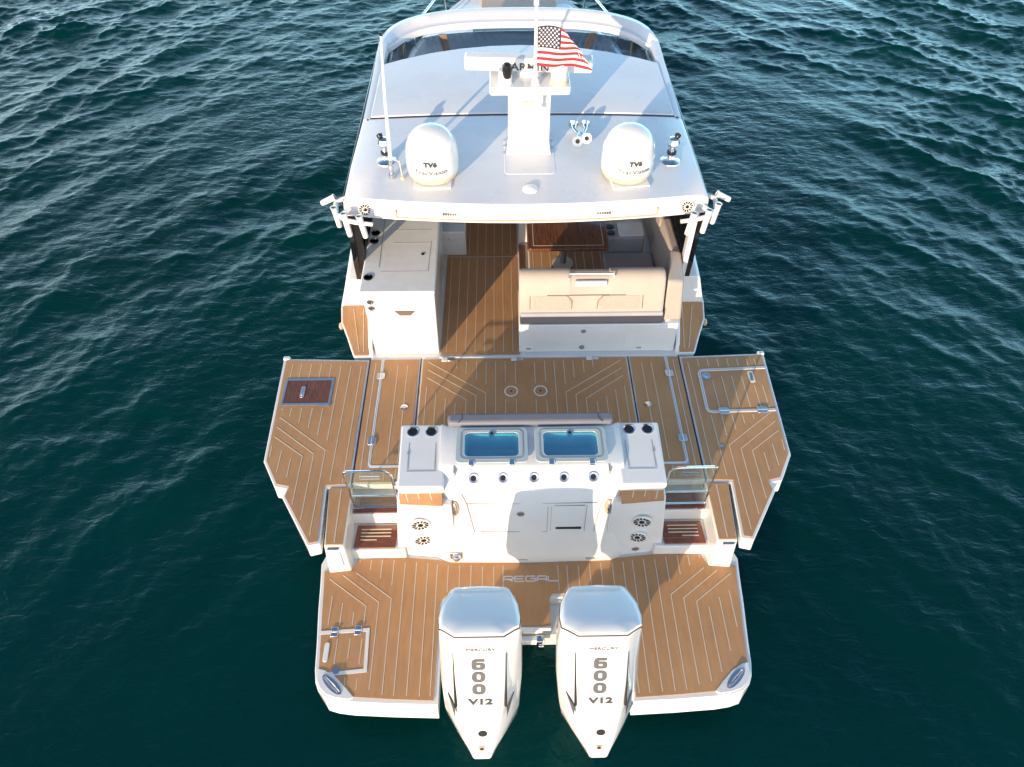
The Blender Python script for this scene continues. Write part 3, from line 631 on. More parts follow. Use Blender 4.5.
for S in (1, -1):
    b = MB(); b.strip(mx([(1.318, 4.02), (1.318, 2.40)], S), .014, .9925, .004, 0); b.build('deck_seam', 'groove', deck, smooth=0)
    b = MB(); b.strip(mx([(1.80, 4.0), (1.80, 2.41), (1.785, 2.385), (1.76, 2.378), (1.36, 2.378)], S), .028, .993, .013, 0)
    b.strip(mx([(1.80, 4.0), (1.80, 2.42)], S), .006, 1.0055, .002, 1)
    hf = b.build('hatch_frame', ['white', 'grey'], deck, smooth=0)
    for yy in (3.72, 2.72): MB().prism(rrect(S * 1.80 - .05, S * 1.80 + .05, yy - .05, yy + .05, .02), 1.006, 1.016).cyl((S * 1.8, yy - .045, 1.018), (S * 1.8, yy + .045, 1.018), .008).build('hinge', 'satin', hf, bevel=.003)
    MB().lathe([(.045, 0), (.045, .006), (.02, .008), (.018, .004), (.001, .004)], (S * 1.47, 3.22, 1.003), n=20).build('latch', 'steel', hf)
    MB().strip(mx([(1.966, 4.02), (1.960, 2.16)], S), .014, .992, .006).build('terrace_seam', 'groove', deck, smooth=0)
    c = (S * .18, 3.455, 1.003)
    MB().lathe([(.085, -.005), (.085, .004), (.07, .006), (.068, .002)], c, n=28).lathe([(.068, -.005), (.068, .003), (.001, .004)], c, n=28, m=1).lathe([(.012, .004), (.012, .007), (.001, .007)], c, n=12, m=2).build('deck_socket', ['white', 'teak', 'black'], deck)
MB().box(-1.09, 1.88, 4.02, 4.05, .993, 1.006).build('sill', 'white', deck, bevel=.004)
for x in (-.98, -.10, .86): 
    hb = MB(); hb.box(x - .075, x + .0, 3.955, 4.015, 1.003, 1.016, 0); hb.box(x + .003, x + .08, 3.96, 4.01, 1.003, 1.012, 1)
    hb.build('hatch_catch', ['white', 'satin'], deck, bevel=.004)

# ------------------------------------------------------------------ fold-down terraces
tp = [(1.972, 4.005), (3.07, 4.045), (3.0, 2.47), (2.81, 2.13), (2.675, 2.10), (2.70, 1.995), (2.325, 1.405), (2.195, 1.43), (2.232, 2.105), (1.972, 2.12)]
for S in (1, -1):
    b = MB(); nlow = [(1.972, 4.0), (3.05, 4.03), (2.965, 2.45), (2.79, 2.075), (2.655, 2.055), (2.68, 1.965), (2.31, 1.36), (2.195, 1.39), (2.24, 2.09), (1.972, 2.11)]
    b.loft([[(x * S, y, .85) for x, y in nlow], [(x * S, y, .97) for x, y in tp], [(x * S, y, .995) for x, y in tp]])
    te = b.build('fold_down_terrace', 'white', Y0, bevel=.010)
    te['label'] = 'left fold-down side terrace with dark wood hatch' if S < 0 else 'right fold-down side terrace with white-framed hatch'
    MB().box(S * 2.99, S * 3.075, 4.02, 4.075, .93, 1.012).build('corner_catch', 'white', te, bevel=.01)
    tk = MB(); inn = [(2.0, 3.97), (3.03, 4.005), (2.965, 2.475), (2.79, 2.165), (2.645, 2.13), (2.668, 2.005), (2.31, 1.44), (2.23, 1.455), (2.265, 2.14), (2.0, 2.15)]
    if S < 0: tk.prism(mx(inn, S), .996, 1.006)
    else: tk.prism(mx(inn, S), .996, 1.006)
    Z_ = 1.0055
    L = [[(2.93, 3.09), (2.32, 2.61), (2.32, 1.53)], [(2.94, 2.95), (2.445, 2.56), (2.445, 1.71)], [(2.94, 2.81), (2.57, 2.53), (2.57, 1.9)], [(2.945, 2.68), (2.94, 2.53)], [(2.82, 2.62), (2.82, 2.32)], [(2.695, 2.5), (2.695, 2.25)],
         [(2.195, 3.9 if S < 0 else 3.05), (2.205, 2.2)], [(2.065, 3.9), (2.065, 2.18)]]
    if S < 0:
        for k, (t_, c_) in enumerate(((3.2, 2.93), (3.11, 2.82), (3.01, 2.695), (2.93, 2.57), (2.83, 2.445))): L += [[(c_, 3.94), (c_, 3.70)], [(c_, 3.23), (c_, t_)]]
        L += [[(2.32, 3.9), (2.32, 2.75)]]
    else:
        for k, c_ in enumerate((2.195, 2.32, 2.445, 2.57, 2.695, 2.82, 2.92)):
            L += [[(c_, 3.95), (c_, 3.82)]]
            if c_ > 2.25: L += [[(c_, (3.58 if c_ < 2.4 else 3.66) if c_ < 2.8 else 3.5), (c_, 3.16)]]
        L += [[(2.32, 3.05), (2.32, 2.75)], [(2.445, 3.05), (2.445, 2.83)], [(2.57, 3.05), (2.57, 2.92)], [(2.695, 3.05), (2.695, 2.98)]]
    for l in L: tk.strip(mx(l, S), .0082, Z_, .003, 1)
    tk.build('teak_decking', ['teak', 'caulk'], te, smooth=0)
    if S < 0:
        b = MB(); ring_prism(b, [(-2.965, 3.27), (-2.37, 3.27), (-2.37, 3.69), (-2.965, 3.69)], [(-2.94, 3.30), (-2.395, 3.30), (-2.395, 3.66), (-2.94, 3.66)], 1.006, 1.014)
        b.box(-2.50, -2.37, 3.255, 3.27, 1.006, 1.02); hf = b.build('hatch_frame', 'satin', te)
        MB().box(-2.938, -2.397, 3.302, 3.658, 1.006, 1.011).build('wood_hatch', 'mahogany', te, smooth=0)
        b = MB(); b.prism(rrect(-2.75, -2.705, 3.38, 3.56, .02), 1.011, 1.022); b.cyl((-2.727, 3.43, 1.022), (-2.727, 3.43, 1.03), .02); b.build('latch', 'satin', te, bevel=.003)
    else:
        b = MB(); cu = [(3.02, 3.79), (2.24, 3.755), (2.20, 3.745), (2.175, 3.70), (2.165, 3.15), (2.18, 3.11), (2.22, 3.095), (2.985, 3.115)]
        b.strip(cu, .036, 1.006, .008); b.strip(cu, .007, 1.0138, .002, 1); hf = b.build('hatch_frame', ['white', 'grey'], te, smooth=0)
        for x, yy in ((2.36, 3.10), (2.82, 3.11)): MB().prism(rrect(x - .065, x + .065, yy - .05, yy + .05, .03), 1.014, 1.022).cyl((x - .06, yy, 1.024), (x + .06, yy, 1.024), .008).build('hinge', 'satin', hf, bevel=.003)
        MB().lathe([(.055, 0), (.055, .008), (.03, .009), (.001, .004)], (2.255, 3.66, 1.006), n=20).build('latch', 'steel', hf)
        b = MB(); b.prism(rrect(2.78, 2.85, 3.55, 3.73, .02), 1.006, 1.012); b.prism(rrect(2.797, 2.833, 3.57, 3.71, .015), 1.012, 1.0135, 1); b.build('pull_handle', ['white', 'dash'], hf)
        MB().prism(rrect(2.20, 2.25, 2.575, 2.615, .01), 1.006, 1.014).build('deck_fitting', 'satin', te)

# ------------------------------------------------------------------ cockpit
b = MB(); b.prism([(-1.95, 4.06), (1.95, 4.06), (1.95, 9.3), (-1.95, 9.3)], .90, .992)
sole = b.build('cockpit_sole', 'white', Y0)
tk = MB(); tk.prism([(-1.07, 4.075), (-.055, 4.075), (-.055, 6.0), (-1.07, 6.0)], .993, 1.003)
tk.prism([(-1.07, 6.03), (-.055, 6.03), (-.055, 9.0), (-1.07, 9.0)], .993, 1.003)
for k in range(8): x = -1.0 + k * .122; tk.strip([(x, 4.12), (x, 5.97)], .0082, 1.0025, .003, 1); tk.strip([(x, 6.06), (x, 8.9)], .0082, 1.0025, .003, 1)
tk.build('teak_decking', ['teak', 'caulk'], sole, smooth=0)
MB().box(-.05, .09, 4.5, 6.3, .993, 1.0).build('sill', 'white', sole)
tk = MB(); tk.box(-.03, .075, 4.5, 6.25, 1.001, 1.03, 0)
for x in (-.005, .02, .045): tk.strip([(x, 4.6), (x, 6.2)], .008, 1.0295, .003, 1)
tk.build('grating', ['step', 'groove'], sole, smooth=0)
b = MB(); b.box(.10, 1.86, 4.5, 7.4, .993, 1.06); dp_ = b.build('dinette_platform', 'white', Y0, bevel=.006)
tk = MB(); tk.box(.12, 1.20, 4.5, 7.35, 1.061, 1.071)
for k in range(9): x = .17 + k * .122; tk.strip([(x, 4.5), (x, 7.3)], .011, 1.0705, .003, 1)
tk.build('teak_decking', ['teak', 'caulk'], dp_, smooth=0)
MB().box(1.20, 1.29, 4.6, 6.1, 1.062, 1.10).build('seat_plinth', 'tan', dp_, bevel=.005)
MB().box(-.03, .12, 6.32, 6.9, .99, 1.60).build('seat_base', 'white', Y0, bevel=.02)
b = MB(); b.box(-1.20, -.79, 6.05, 7.1, .99, 1.42); hs = b.build('helm_locker', 'white', Y0, bevel=.02)
MB().lathe([(.014, 0), (.014, .01), (.001, .012)], (-1.03, 6.045, 1.3), (0, -1, 0), 12).build('latch', 'satin', hs)
# bulwarks with sloping teak-faced ends
for S in (1, -1):
    b = MB()
    lo = [(4.06, 2.19), (4.35, 2.30), (4.6, 2.405), (4.90, 2.44), (5.6, 2.44), (6.6, 2.42), (7.6, 2.33), (9.1, 2.14)]
    tops = [1.0, 1.04, 1.08, 1.12, 1.14, 1.18, 1.25, 1.4]
    b.loft([[(S * 1.93, y, .86), (S * (x - .16), y, .70), (S * (x - .02), y, z - .1), (S * x, y, z), (S * 1.93, y, z)] for (y, x), z in zip(lo, tops)])
    b.loft([[(S * 1.93, y, z0), (S * x0, y, z0), (S * x1, y, z1), (S * (x1 - .05), y, z1 + .03), (S * 1.93, y, z1 + .03)] for y, x0, z0, x1, z1 in
            ((4.88, 2.43, 1.10, 2.30, 1.55), (5.6, 2.43, 1.13, 2.31, 1.60), (6.6, 2.41, 1.16, 2.30, 1.68), (7.6, 2.32, 1.2, 2.24, 1.8), (9.15, 2.12, 1.35, 2.08, 1.96))])
    b.loft([[(S * x, 4.085, .99), (S * x, 4.88, .99), (S * x, 4.88, 1.62), (S * x, 4.60, 1.60), (S * x, 4.11, 1.12)] for x in (1.935, 1.985)])
    bw = b.build('bulwark', 'white', Y0, bevel=.012)
    b = MB(); q = [(2.0, 4.075, 1.004), (2.17, 4.075, 1.004), (2.275, 4.35, 1.042), (2.38, 4.6, 1.082), (2.41, 4.865, 1.118), (2.02, 4.865, 1.118)]
    b.loft([[(S * p[0], p[1], p[2] + o_) for p in q] for o_ in (-.012, .012)])
    for x0, x1 in ((2.06, 2.13), (2.12, 2.26)):
        for f in range(4):
            a0, a1 = Vector((x0 + (x1 - x0) * f / 4, 4.13 + .17 * f, 1.0245 + .0247 * f)), Vector((x0 + (x1 - x0) * (f + 1) / 4, 4.30 + .17 * f, 1.0492 + .0247 * f)); e = Vector((.0045, 0, 0)); u_ = Vector((0, 0, .004))
            b.hexa([(S * p.x, p.y, p.z) for p in [a0 - e - u_, a0 + e - u_, a1 + e - u_, a1 - e - u_]] + [(S * p.x, p.y, p.z) for p in [a0 - e + u_, a0 + e + u_, a1 + e + u_, a1 - e + u_]], 1)
    b.build('teak_facing', ['teak', 'caulk'], bw, smooth=0)
    # rub rail ending in a tan knuckle
    b = MB(); b.tube([(S * 2.40, 4.62, .96), (S * 2.445, 4.95, 1.0), (S * 2.445, 5.6, 1.02), (S * 2.42, 6.6, 1.08), (S * 2.33, 7.6, 1.16), (S * 2.14, 9.0, 1.32), (S * 1.84, 10.3, 1.6), (S * 1.38, 11.5, 1.8)], .026, 8)
    b.build('rub_rail', 'satin', bw)
    MB().lathe([(.015, -.05), (.033, -.02), (.033, .03), (.015, .05)], (S * 2.405, 4.58, 1.04), (0, 1, .2), 12).build('rail_knuckle', 'tan' , bw)
    # black glass side window under the hardtop with its pale speaker strip
    def wp(y, z, xin): 
        t = (z - 1.83) / 1.27; return (S * (2.055 + xin - .11 * t), y, z)
    b = MB(); A = [(4.86, 1.59), (6.6, 1.70), (7.9, 1.84), (8.1, 3.06), (4.50, 3.06)]
    b.loft([[wp(y, z, 0) for y, z in A], [wp(y, z, .075) for y, z in A]]); sw = b.build('side_window', 'blackglass', Y0, bevel=.01)
    b = MB(); B_ = [(5.05, 1.72), (5.9, 1.77), (5.85, 1.87), (5.03, 1.83)]
    b.loft([[wp(y, z, -.002) for y, z in B_], [wp(y, z, -.012) for y, z in B_]]); vs_ = b.build('switch_strip', 'gold', sw, bevel=.004)
    b = MB()
    for k in range(5):
        yy = 5.10 + k * .15; Bq = [(yy, 1.755 + k * .008), (yy + .05, 1.757 + k * .008), (yy + .05, 1.81 + k * .008), (yy, 1.81 + k * .008)]; b.loft([[wp(y, z, -.013) for y, z in Bq], [wp(y, z, -.016) for y, z in Bq]])
    b.build('buttons', 'letter', vs_, smooth=0)
    b = MB(); C_ = [(4.74, 1.58), (4.86, 1.58), (4.52, 3.06), (4.40, 3.06)]
    b.loft([[(S * (x_ - .1 * (z - 1.8) / 1.26), y, z) for y, z in C_] for x_ in (1.965, 2.028)]); b.build('window_post', 'black' if S < 0 else 'white', Y0, bevel=.01)

# galley cabinet to port
b = MB(); b.loft([[(-1.905, 4.10, .993), (-1.09, 4.10, .993), (-1.10, 6.02, .993), (-1.93, 6.02, .993)], [(-1.92, 4.085, 2.045), (-1.07, 4.085, 2.045), (-1.10, 6.02, 2.045), (-1.93, 6.02, 2.045)]])
gal = b.build('galley_cabinet', 'white', Y0, bevel=.015)
b = MB(); b.prism([(-1.945, 4.06), (-1.06, 4.06), (-1.085, 7.2), (-1.945, 7.2)], 2.046, 2.10); gt_ = b.build('countertop', 'nonskid', gal, bevel=.018, seg=3)
l = MB(); l.strip([(-1.75, 4.5), (-1.78, 5.8)], .008, 2.0995, .003); l.strip([(-1.72, 4.42), (-1.16, 4.42), (-1.15, 5.0)], .005, 2.0995, .003); l.strip([(-1.62, 4.96), (-1.16, 4.96)], .005, 2.0995, .003); l.strip([(-1.62, 5.22), (-1.16, 5.22)], .005, 2.0995, .003)
l.build('lid_seam', 'grey', gt_, smooth=0)
MB().cyl((-1.24, 4.74, 2.10), (-1.24, 4.74, 2.108), .02).build('latch', 'black', gt_)
for x, y in ((-1.86, 5.16), (-1.86, 5.0), (-1.86, 4.32)): MB().lathe([(.055, 0), (.055, .010), (.045, .013), (.04, -.0), (.001, .0)], (x, y, 2.10), n=20).build('cup_holder', 'black', gt_)
b = MB()
for (x0, z0, x1, z1) in ((-1.76, 1.72, -1.20, 1.72), (-1.20, 1.72, -1.20, 1.12), (-1.20, 1.12, -1.74, 1.12), (-1.74, 1.12, -1.76, 1.72)):
    d = Vector((x1 - x0, 0, z1 - z0)).normalized(); pz = Vector((-d.z, 0, d.x)) * .002
    a, c = Vector((x0, 4.0815, z0)), Vector((x1, 4.0815, z1)); fy = lambda p: Vector((p.x, 4.0985 - .015 * (p.z - 1) / 1.045 - .0015, p.z))
    q = [fy(a - pz), fy(c - pz), fy(c + pz), fy(a + pz)]; b.hexa([p + Vector((0, .01, 0)) for p in q] + q)
b.build('door_outline', 'nonskid', gal, smooth=0)
b = MB(); q = [(-1.57, 1.775), (-1.32, 1.775), (-1.38, 1.70), (-1.51, 1.70)]; b.loft([[(x, 4.080, z) for x, z in q], [(x, 4.12, z) for x, z in q]]); b.build('finger_pull', 'stitch', gal, smooth=0)
for z in (1.93, 1.83): MB().lathe([(.04, -.005), (.04, .01), (.025, .014), (.024, .002), (.001, .002)], (-1.835, 4.085, z), (0, -1, 0), 18).lathe([(.022, .002), (.001, .006)], (-1.835, 4.085, z), (0, -1, 0), 14, 1).build('outlet', ['steel', 'groove'], gal)

# sofa (L-shaped) to starboard
b = MB(); b.loft([[(-.07, 4.11, .993), (1.90, 4.11, .993), (1.90, 4.75, .993), (-.07, 4.75, .993)], [(-.075, 4.09, 1.50), (1.90, 4.09, 1.50), (1.90, 4.75, 1.50), (-.075, 4.75, 1.50)]])
b.box(1.28, 1.90, 4.75, 7.2, 1.062, 1.40)
sofa = b.build('sofa', 'white', Y0, bevel=.012)
l = MB()
for (x0, z0, x1, z1) in ((.12, 1.02, .14, 1.48), (.23, 1.05, .25, 1.47), (.23, 1.17, 1.28, 1.17), (1.25, 1.05, 1.27, 1.47), (1.40, 1.02, 1.42, 1.48)):
    d = Vector((x1 - x0, 0, z1 - z0)).normalized(); pz = Vector((-d.z, 0, d.x)) * .0025
    q = [Vector((x0, 0, z0)) - pz, Vector((x1, 0, z1)) - pz, Vector((x1, 0, z1)) + pz, Vector((x0, 0, z0)) + pz]; q = [Vector((p.x, 4.11 - .02 * (p.z - .993) / .507 - .001, p.z)) for p in q]
    l.hexa([p + Vector((0, .01, 0)) for p in q] + q)
l.build('panel_lines', 'letter_l', sofa, smooth=0)
for z in (1.385, 1.09): MB().lathe([(.032, -.005), (.032, .008), (.015, .012), (.001, .01)], (.73, 4.097, z), (0, -1, 0), 16).build('latch', 'dash', sofa)
for x in (.05, 1.46): MB().box(x - .03, x + .03, 4.095, 4.11, 1.06, 1.075).build('vent_slot', 'grey', sofa)
MB().hexa([(-.06, 4.10, 1.502), (1.70, 4.10, 1.502), (1.72, 4.5, 1.502), (-.06, 4.5, 1.502), (-.06, 4.10, 1.66), (1.70, 4.10, 1.66), (1.72, 4.45, 1.66), (-.06, 4.45, 1.66)]).build('cushion_plinth', 'navy', sofa, bevel=.02)
b = MB(); x0, x1 = -.075, 1.665
def cs(y, z, xx): return [(x, y, z) for x in xx]
pr = [(4.10, 1.668), (4.078, 1.70), (4.09, 1.76), (4.20, 2.06), (4.225, 2.115), (4.265, 2.155), (4.31, 2.172), (4.36, 2.17), (4.40, 2.15), (4.40, 1.668)]
rg = []
for x, k in ((x0, .93), (x0 + .015, .98), (x0 + .05, 1), (.50, 1), (.53, 1), (.54, .955), (1.0, .955), (1.01, 1), (1.04, 1), (x1 - .06, 1), (x1 - .02, .985), (x1, .94)):
    rg.append([(x, (y - 4.24) * (1 if k != .955 else 1) * (1 if k > .94 else .9) + 4.24, 1.668 + (z - 1.668) * k) for y, z in pr])
b.loft(rg); bk = b.build('backrest', 'cushion', sofa, bevel=.008)
bf = lambda x, z, o=.0: Vector((x, 4.09 + (z - 1.76) * (.125 / .34) - .94 * o, z + .34 * o))
for xa, xb in ((.09, .50), (.93, 1.37)):
    b = MB(); q = [(xa, 1.765), (xb, 1.765), (xb + (.06 if xa < .5 else 0), 1.83), (xb + (0 if xa < .5 else 0), 1.925), (xa, 1.925), (xa - (0 if xa < .5 else .06), 1.83)]
    b.loft([[bf(x, z, -.01) for x, z in q], [bf(x, z, .004) for x, z in q]]); b.build('quilted_panel', 'quilt', bk, bevel=.002)
b = MB(); b.tube([bf(.26, 1.935, .003), bf(1.20, 1.935, .003)], .005, 6)
for x in (.055, 1.405): b.tube([bf(x, 1.93, .003), bf(x, 1.77, .003)], .004, 6)
b.tube([bf(.50, 1.93, .004), bf(.56, 1.87, .004), bf(.555, 1.77, .004)], .0035, 6); b.tube([bf(.93, 1.93, .004), bf(.87, 1.87, .004), bf(.86, 1.77, .004)], .0035, 6)
b.build('stitching', 'stitch', bk)
b = MB(); b.tube([(.51, 4.20, 2.17), (.51, 4.23, 2.205), (1.03, 4.23, 2.205), (1.03, 4.20, 2.17)], .014, 8); b.build('grab_rail', 'steel', bk)
b = MB(); b.tube([(-.06, 4.085, 1.695), (1.66, 4.085, 1.695)], .034, 12); b.build('base_roll', 'cushion_b', sofa, smooth=60)
MB().box(.585, .96, 4.175, 4.215, 2.05, 2.12).build('rail_plate', 'white', bk, bevel=.01)
MB().box(-.06, 1.28, 4.41, 4.95, 1.40, 1.52).build('seat_cushion', 'cushion_b', sofa, bevel=.03, seg=3)
b = MB(); b.prism([(1.09, 4.96), (1.75, 4.96), (1.75, 5.46), (1.09, 5.46)], 1.40, 1.52); b.prism([(1.30, 4.41), (1.75, 4.41), (1.75, 4.95), (1.30, 4.95)], 1.40, 1.52); b.build('seat_cushion', 'cushion_b', sofa, bevel=.03, seg=3)
b = MB(); b.box(1.10, 1.64, 5.48, 5.80, 1.42, 1.74); ar = b.build('armrest_box', 'cushion_b', sofa, bevel=.03, seg=3)
MB().prism(rrect(1.29, 1.63, 5.49, 5.79, .04), 1.742, 1.765).build('lid', 'white', ar, bevel=.008)
for y in (5.58, 5.71): MB().lathe([(.052, -.002), (.052, .006), (.04, .008), (.001, .004)], (1.19, y, 1.742), n=20).build('cup_holder', 'black', ar)
b = MB()   # side backrest, in two cushions
def sb(y0, y1, zt, xo): return MB().hexa([(1.76, y0, 1.45), (1.92, y0, 1.45), (1.92, y1, 1.45), (1.76, y1, 1.45), (1.80 + xo, y0, zt), (1.93, y0, zt), (1.93, y1, zt), (1.80 + xo, y1, zt)])
sb(4.78, 5.45, 2.08, 0).build('side_backrest', 'cushion', sofa, bevel=.035, seg=3)
sb(5.47, 7.0, 2.02, 0).build('side_backrest', 'cushion', sofa, bevel=.035, seg=3)
MB().hexa([(1.70, 4.13, 1.52), (1.93, 4.13, 1.52), (1.93, 4.76, 1.52), (1.79, 4.76, 1.52), (1.685, 4.22, 2.09), (1.90, 4.28, 2.02), (1.93, 4.76, 2.10), (1.80, 4.76, 2.12)]).build('corner_cushion', 'cushion', sofa, bevel=.03, seg=3)
MB().hexa([(1.72, 4.105, .995), (1.92, 4.105, .995), (1.92, 4.3, .995), (1.72, 4.3, .995), (1.72, 4.10, 1.50), (1.93, 4.30, 1.72), (1.94, 4.6, 1.75), (1.74, 4.4, 1.52)]).build('coaming_panel', 'white', sofa, bevel=.01)

# table
tb = empty('dining_table', (.61, 5.76, 1.071))
tag(tb, 'glossy dark wood cockpit table on a single pedestal beside the beige sofa', 'table')
b = MB(); b.prism(rrect(-.55, .52, -.54, .46, .05), .655, .70); b.build('tabletop', 'mahogany', tb, bevel=.012)
l = MB(); q = [(-.47, .42), (-.47, -.47), (.45, -.47), (.45, .42)]; l.strip(q, .008, .6995, .002); l.build('inlay', 'caulk', tb, smooth=0)
MB().cyl((-.02, 0, .0), (-.02, 0, .654), .045, n=20).build('pedestal', 'dash', tb)
MB().lathe([(.15, 0), (.15, .012), (.06, .03), (.001, .03)], (-.02, 0, 0)).build('pedestal_base', 'gold', tb)

# ------------------------------------------------------------------ hardtop
def camber(x): return 3.235 - .045 * (abs(x) / 1.95) ** 2.2
xs = [-1.95, -1.9, -1.6, -1.2, -.8, -.4, 0, .4, .8, 1.2, 1.6, 1.9, 1.95]
def yaft(x): return 4.13 + .22 * (abs(x) / 1.95) ** 2
b = MB(); rg = []
for x in xs:
    e = abs(x) > 1.93; z = camber(x)
    x *= 1.015; rg.append([(x, yaft(x) - .035, z - .20), (x, yaft(x) - .02, z - .165), (x * .995, yaft(x), z - (.03 if not e else .05)), (x * .99, yaft(x) + .025, z - (.002 if not e else .03)), (x / 1.006, 5.0, z - (.03 if e else 0)), (x / 1.015, 5.955, z - (.03 if e else 0)), (x / 1.015, 5.955, z - .16), (x, 4.5, z - .17)])
b.loft(rg)
roof = b.build('hardtop', 'roof', Y0, smooth=32)
for S in (1, -1):
    b = MB(); secs = []
    for y, xo in ((5.956, 1.95), (7.0, 1.96), (8.03, 1.98)):
        secs.append([(S * (xo - .13), y, 3.05), (S * xo, y, 3.05), (S * xo, y, 3.16), (S * (xo - .012), y, 3.19), (S * (xo - .075), y, 3.205), (S * (xo - .13), y, 3.19)])
    b.loft(secs); b.build('roof_side_rail', 'roof', roof, smooth=40)
    MB().box(S * 1.77, S * 1.80, 7.5, 7.95, 2.75, 3.12).build('window_latch_post', 'blackglass', roof, bevel=.008)
# brow: an arch swept along a rounded plan
def arc(t, inset=0, a=1.98, bb=1.20, cy=8.03, n=2.6):
    c, s_ = math.cos(t), math.sin(t)
    return ((a - inset) * math.copysign(abs(c) ** (2 / n), c), cy + (bb - inset) * abs(s_) ** (2 / n))
ts = [math.pi * k / 44 for k in range(45)]
secs = []
for t in ts:
    sc = math.sin(t) ** .5 if t not in (0, math.pi) else 0; sc = max(0, min(1, sc)); q = []
    for ins, z in ((.0, 3.03), (-.0, 3.10), (.03, 3.17), (.10, 3.215), (.20, 3.22), (.30, 3.15), (.33, 3.135), (.40, 3.13), (.42, 3.11), (.43, 3.05)):
        i2 = ins * (.32 + .68 * sc); x, y = arc(t, i2); q.append((x, y, z))
    secs.append(q)
b = MB(); b.loft(secs); b.build('roof_brow', 'roof', roof, smooth=40)
# sliding sunroof panel
def yfront(x): return 7.80 - .50 * (abs(x) / 1.9) ** 2.0
b = MB(); rg = []
for x in [-1.86, -1.84, -1.6, -1.2, -.8, -.4, 0, .4, .8, 1.2, 1.6, 1.84, 1.86]:
    z = camber(x) + .02; e = .02 if abs(x) > 1.85 else 0
    ys_ = [5.985, 5.995, 6.02] + [6.02 + (yfront(x) - 6.05) * f for f in (.25, .5, .75)] + [yfront(x) - .02, yfront(x)]
    top = [(x, y, z - e - (.02 if i in (0, 7) else (.004 if i == 1 else 0)) + .03 * math.sin(math.pi * min(1, max(0, (y - 6) / 1.8))) * (1 - (x / 1.9) ** 2)) for i, y in enumerate(ys_)]
    rg.append(top + [(x, yfront(x), z - .07), (x, 5.985, z - .07)])
b.loft(rg); sr = b.build('sunroof_panel', 'roof', roof, smooth=30)
b = MB(); b.loft([[(x, 5.952, camber(x) - .05), (x, 5.984, camber(x) - .05), (x, 5.984, camber(x) + .004), (x, 5.952, camber(x) + .004)] for x in [-1.86 + .31 * k for k in range(13)]])
b.build('sunroof_seam', 'black', roof, smooth=0)
# fittings of the aft fascia
for S in (1, -1):
    zc = camber(1.72) - .115; speaker(S * 1.735, zc, yaft(1.735) - .012, (0, -1, .12), .075, roof)
    b = MB()
    for k in range(6): b.box(S * .82 - .075 + k * .026, S * .82 - .058 + k * .026, yaft(.8) - .018, yaft(.8) + .01, camber(.8) - .13, camber(.8) - .105)
    b.build('vent_slots', 'letter', roof, smooth=0)
    b = MB(); xe = S * 1.40; b.box(xe - .008, xe + .008, yaft(1.4) - .035, yaft(1.4), camber(1.4) - .18, camber(1.4) - .09); b.build('awning_end', 'tan', roof, smooth=0)
    MB().box(S * 1.885 - .012, S * 1.885 + .012, 5.93, 5.97, 3.15, 3.20).build('seam_cap', 'black', roof)
b = MB(); rg = []
for x in [-1.40, -1.2, -.8, -.4, 0, .4, .8, 1.2, 1.40]: y = yaft(x); z = camber(x); rg.append([(x, y - .038, z - .185), (x, y - .024, z - .185), (x, y - .020, z - .17), (x, y - .034, z - .17)])
b.loft(rg); b.build('awning_slot', 'tan', roof, smooth=0)
MB().lathe([(.085, -.005), (.08, .012), (.05, .03), (.001, .035)], (.04, 4.42, camber(0)), n=24).build('dome_light', 'white', roof)
b = MB(); b.prism(rrect(.035 - .27, .035 + .30, 4.70, 5.42, .06), camber(0) - .008, camber(0) + .003); b.build('mast_foot_plate', 'roof', roof, bevel=.004)

# radar mast
ms = MB(); cx = .045
ms.loft([[(cx - .262, 5.08, 3.22), (cx + .257, 5.08, 3.22), (cx + .23, 5.60, 3.22), (cx - .23, 5.60, 3.22)], [(cx - .245, 5.10, 3.30), (cx + .24, 5.10, 3.30), (cx + .2, 5.55, 3.30), (cx - .2, 5.55, 3.30)],
         [(cx - .235, 5.12, 3.4), (cx + .23, 5.12, 3.4), (cx + .18, 5.46, 3.4), (cx - .18, 5.46, 3.4)], [(cx - .232, 5.15, 4.0), (cx + .23, 5.15, 4.0), (cx + .18, 5.42, 4.0), (cx - .18, 5.42, 4.0)]])
mast = ms.build('radar_mast', 'white', Y0, bevel=.012)
b = MB(); b.prism(rrect(cx - .425, cx + .425, 5.02, 5.46, .03), 3.97, 4.055); b.build('mast_shelf', 'white', mast, bevel=.012)
for S in (1, -1):
    for k in range(3): MB().cyl((cx + S * .275, 5.12 + k * .13, 3.2), (cx + S * .275, 5.12 + k * .13, 3.255), .013).build('bolt', 'satin', mast)
MB().box(cx - .10, cx + .13, 5.02, 5.12, 3.80, 3.86).box(cx + .05, cx + .14, 5.05, 5.14, 3.86, 3.95).build('mast_light', 'white', mast, bevel=.01)
# open-array radar
rd = empty('radar', (cx - .01, 5.37, 4.055), Y0)
MB().lathe([(.13, 0), (.12, .05), (.09, .075), (.001, .075)], (0, 0, 0)).build('radar_pedestal', 'white', rd)
b = MB(); a = R(-4); ca, sa = math.cos(a), math.sin(a)
def rot(p): return (p[0] * ca - p[1] * sa, p[0] * sa + p[1] * ca, p[2])
b.loft([[rot((x, y * k, .095 + z * k)) for y, z in ((-.075, -.06), (-.08, .03), (-.06, .075), (.05, .085), (.08, .04), (.075, -.06))] for x, k in ((-.68, .8), (-.665, 1), (.665, 1), (.68, .8))])
ra = rd; b.build('radar_array', 'white', rd, bevel=.008)
X = Vector(rot((1, 0, 0)))
text('GARMIN', 'maker_lettering', Vector(rot((-.03, -.0795, .085))), X, (0, -.05, 1), .112, 'letter_d', ra, xs=1.15, bold=.002, spacing=1.05)
MB().cyl((cx - .26, 5.13, 4.055), (cx - .26, 5.13, 4.20), .075, .068, n=20).build('camera_base', 'white', mast)
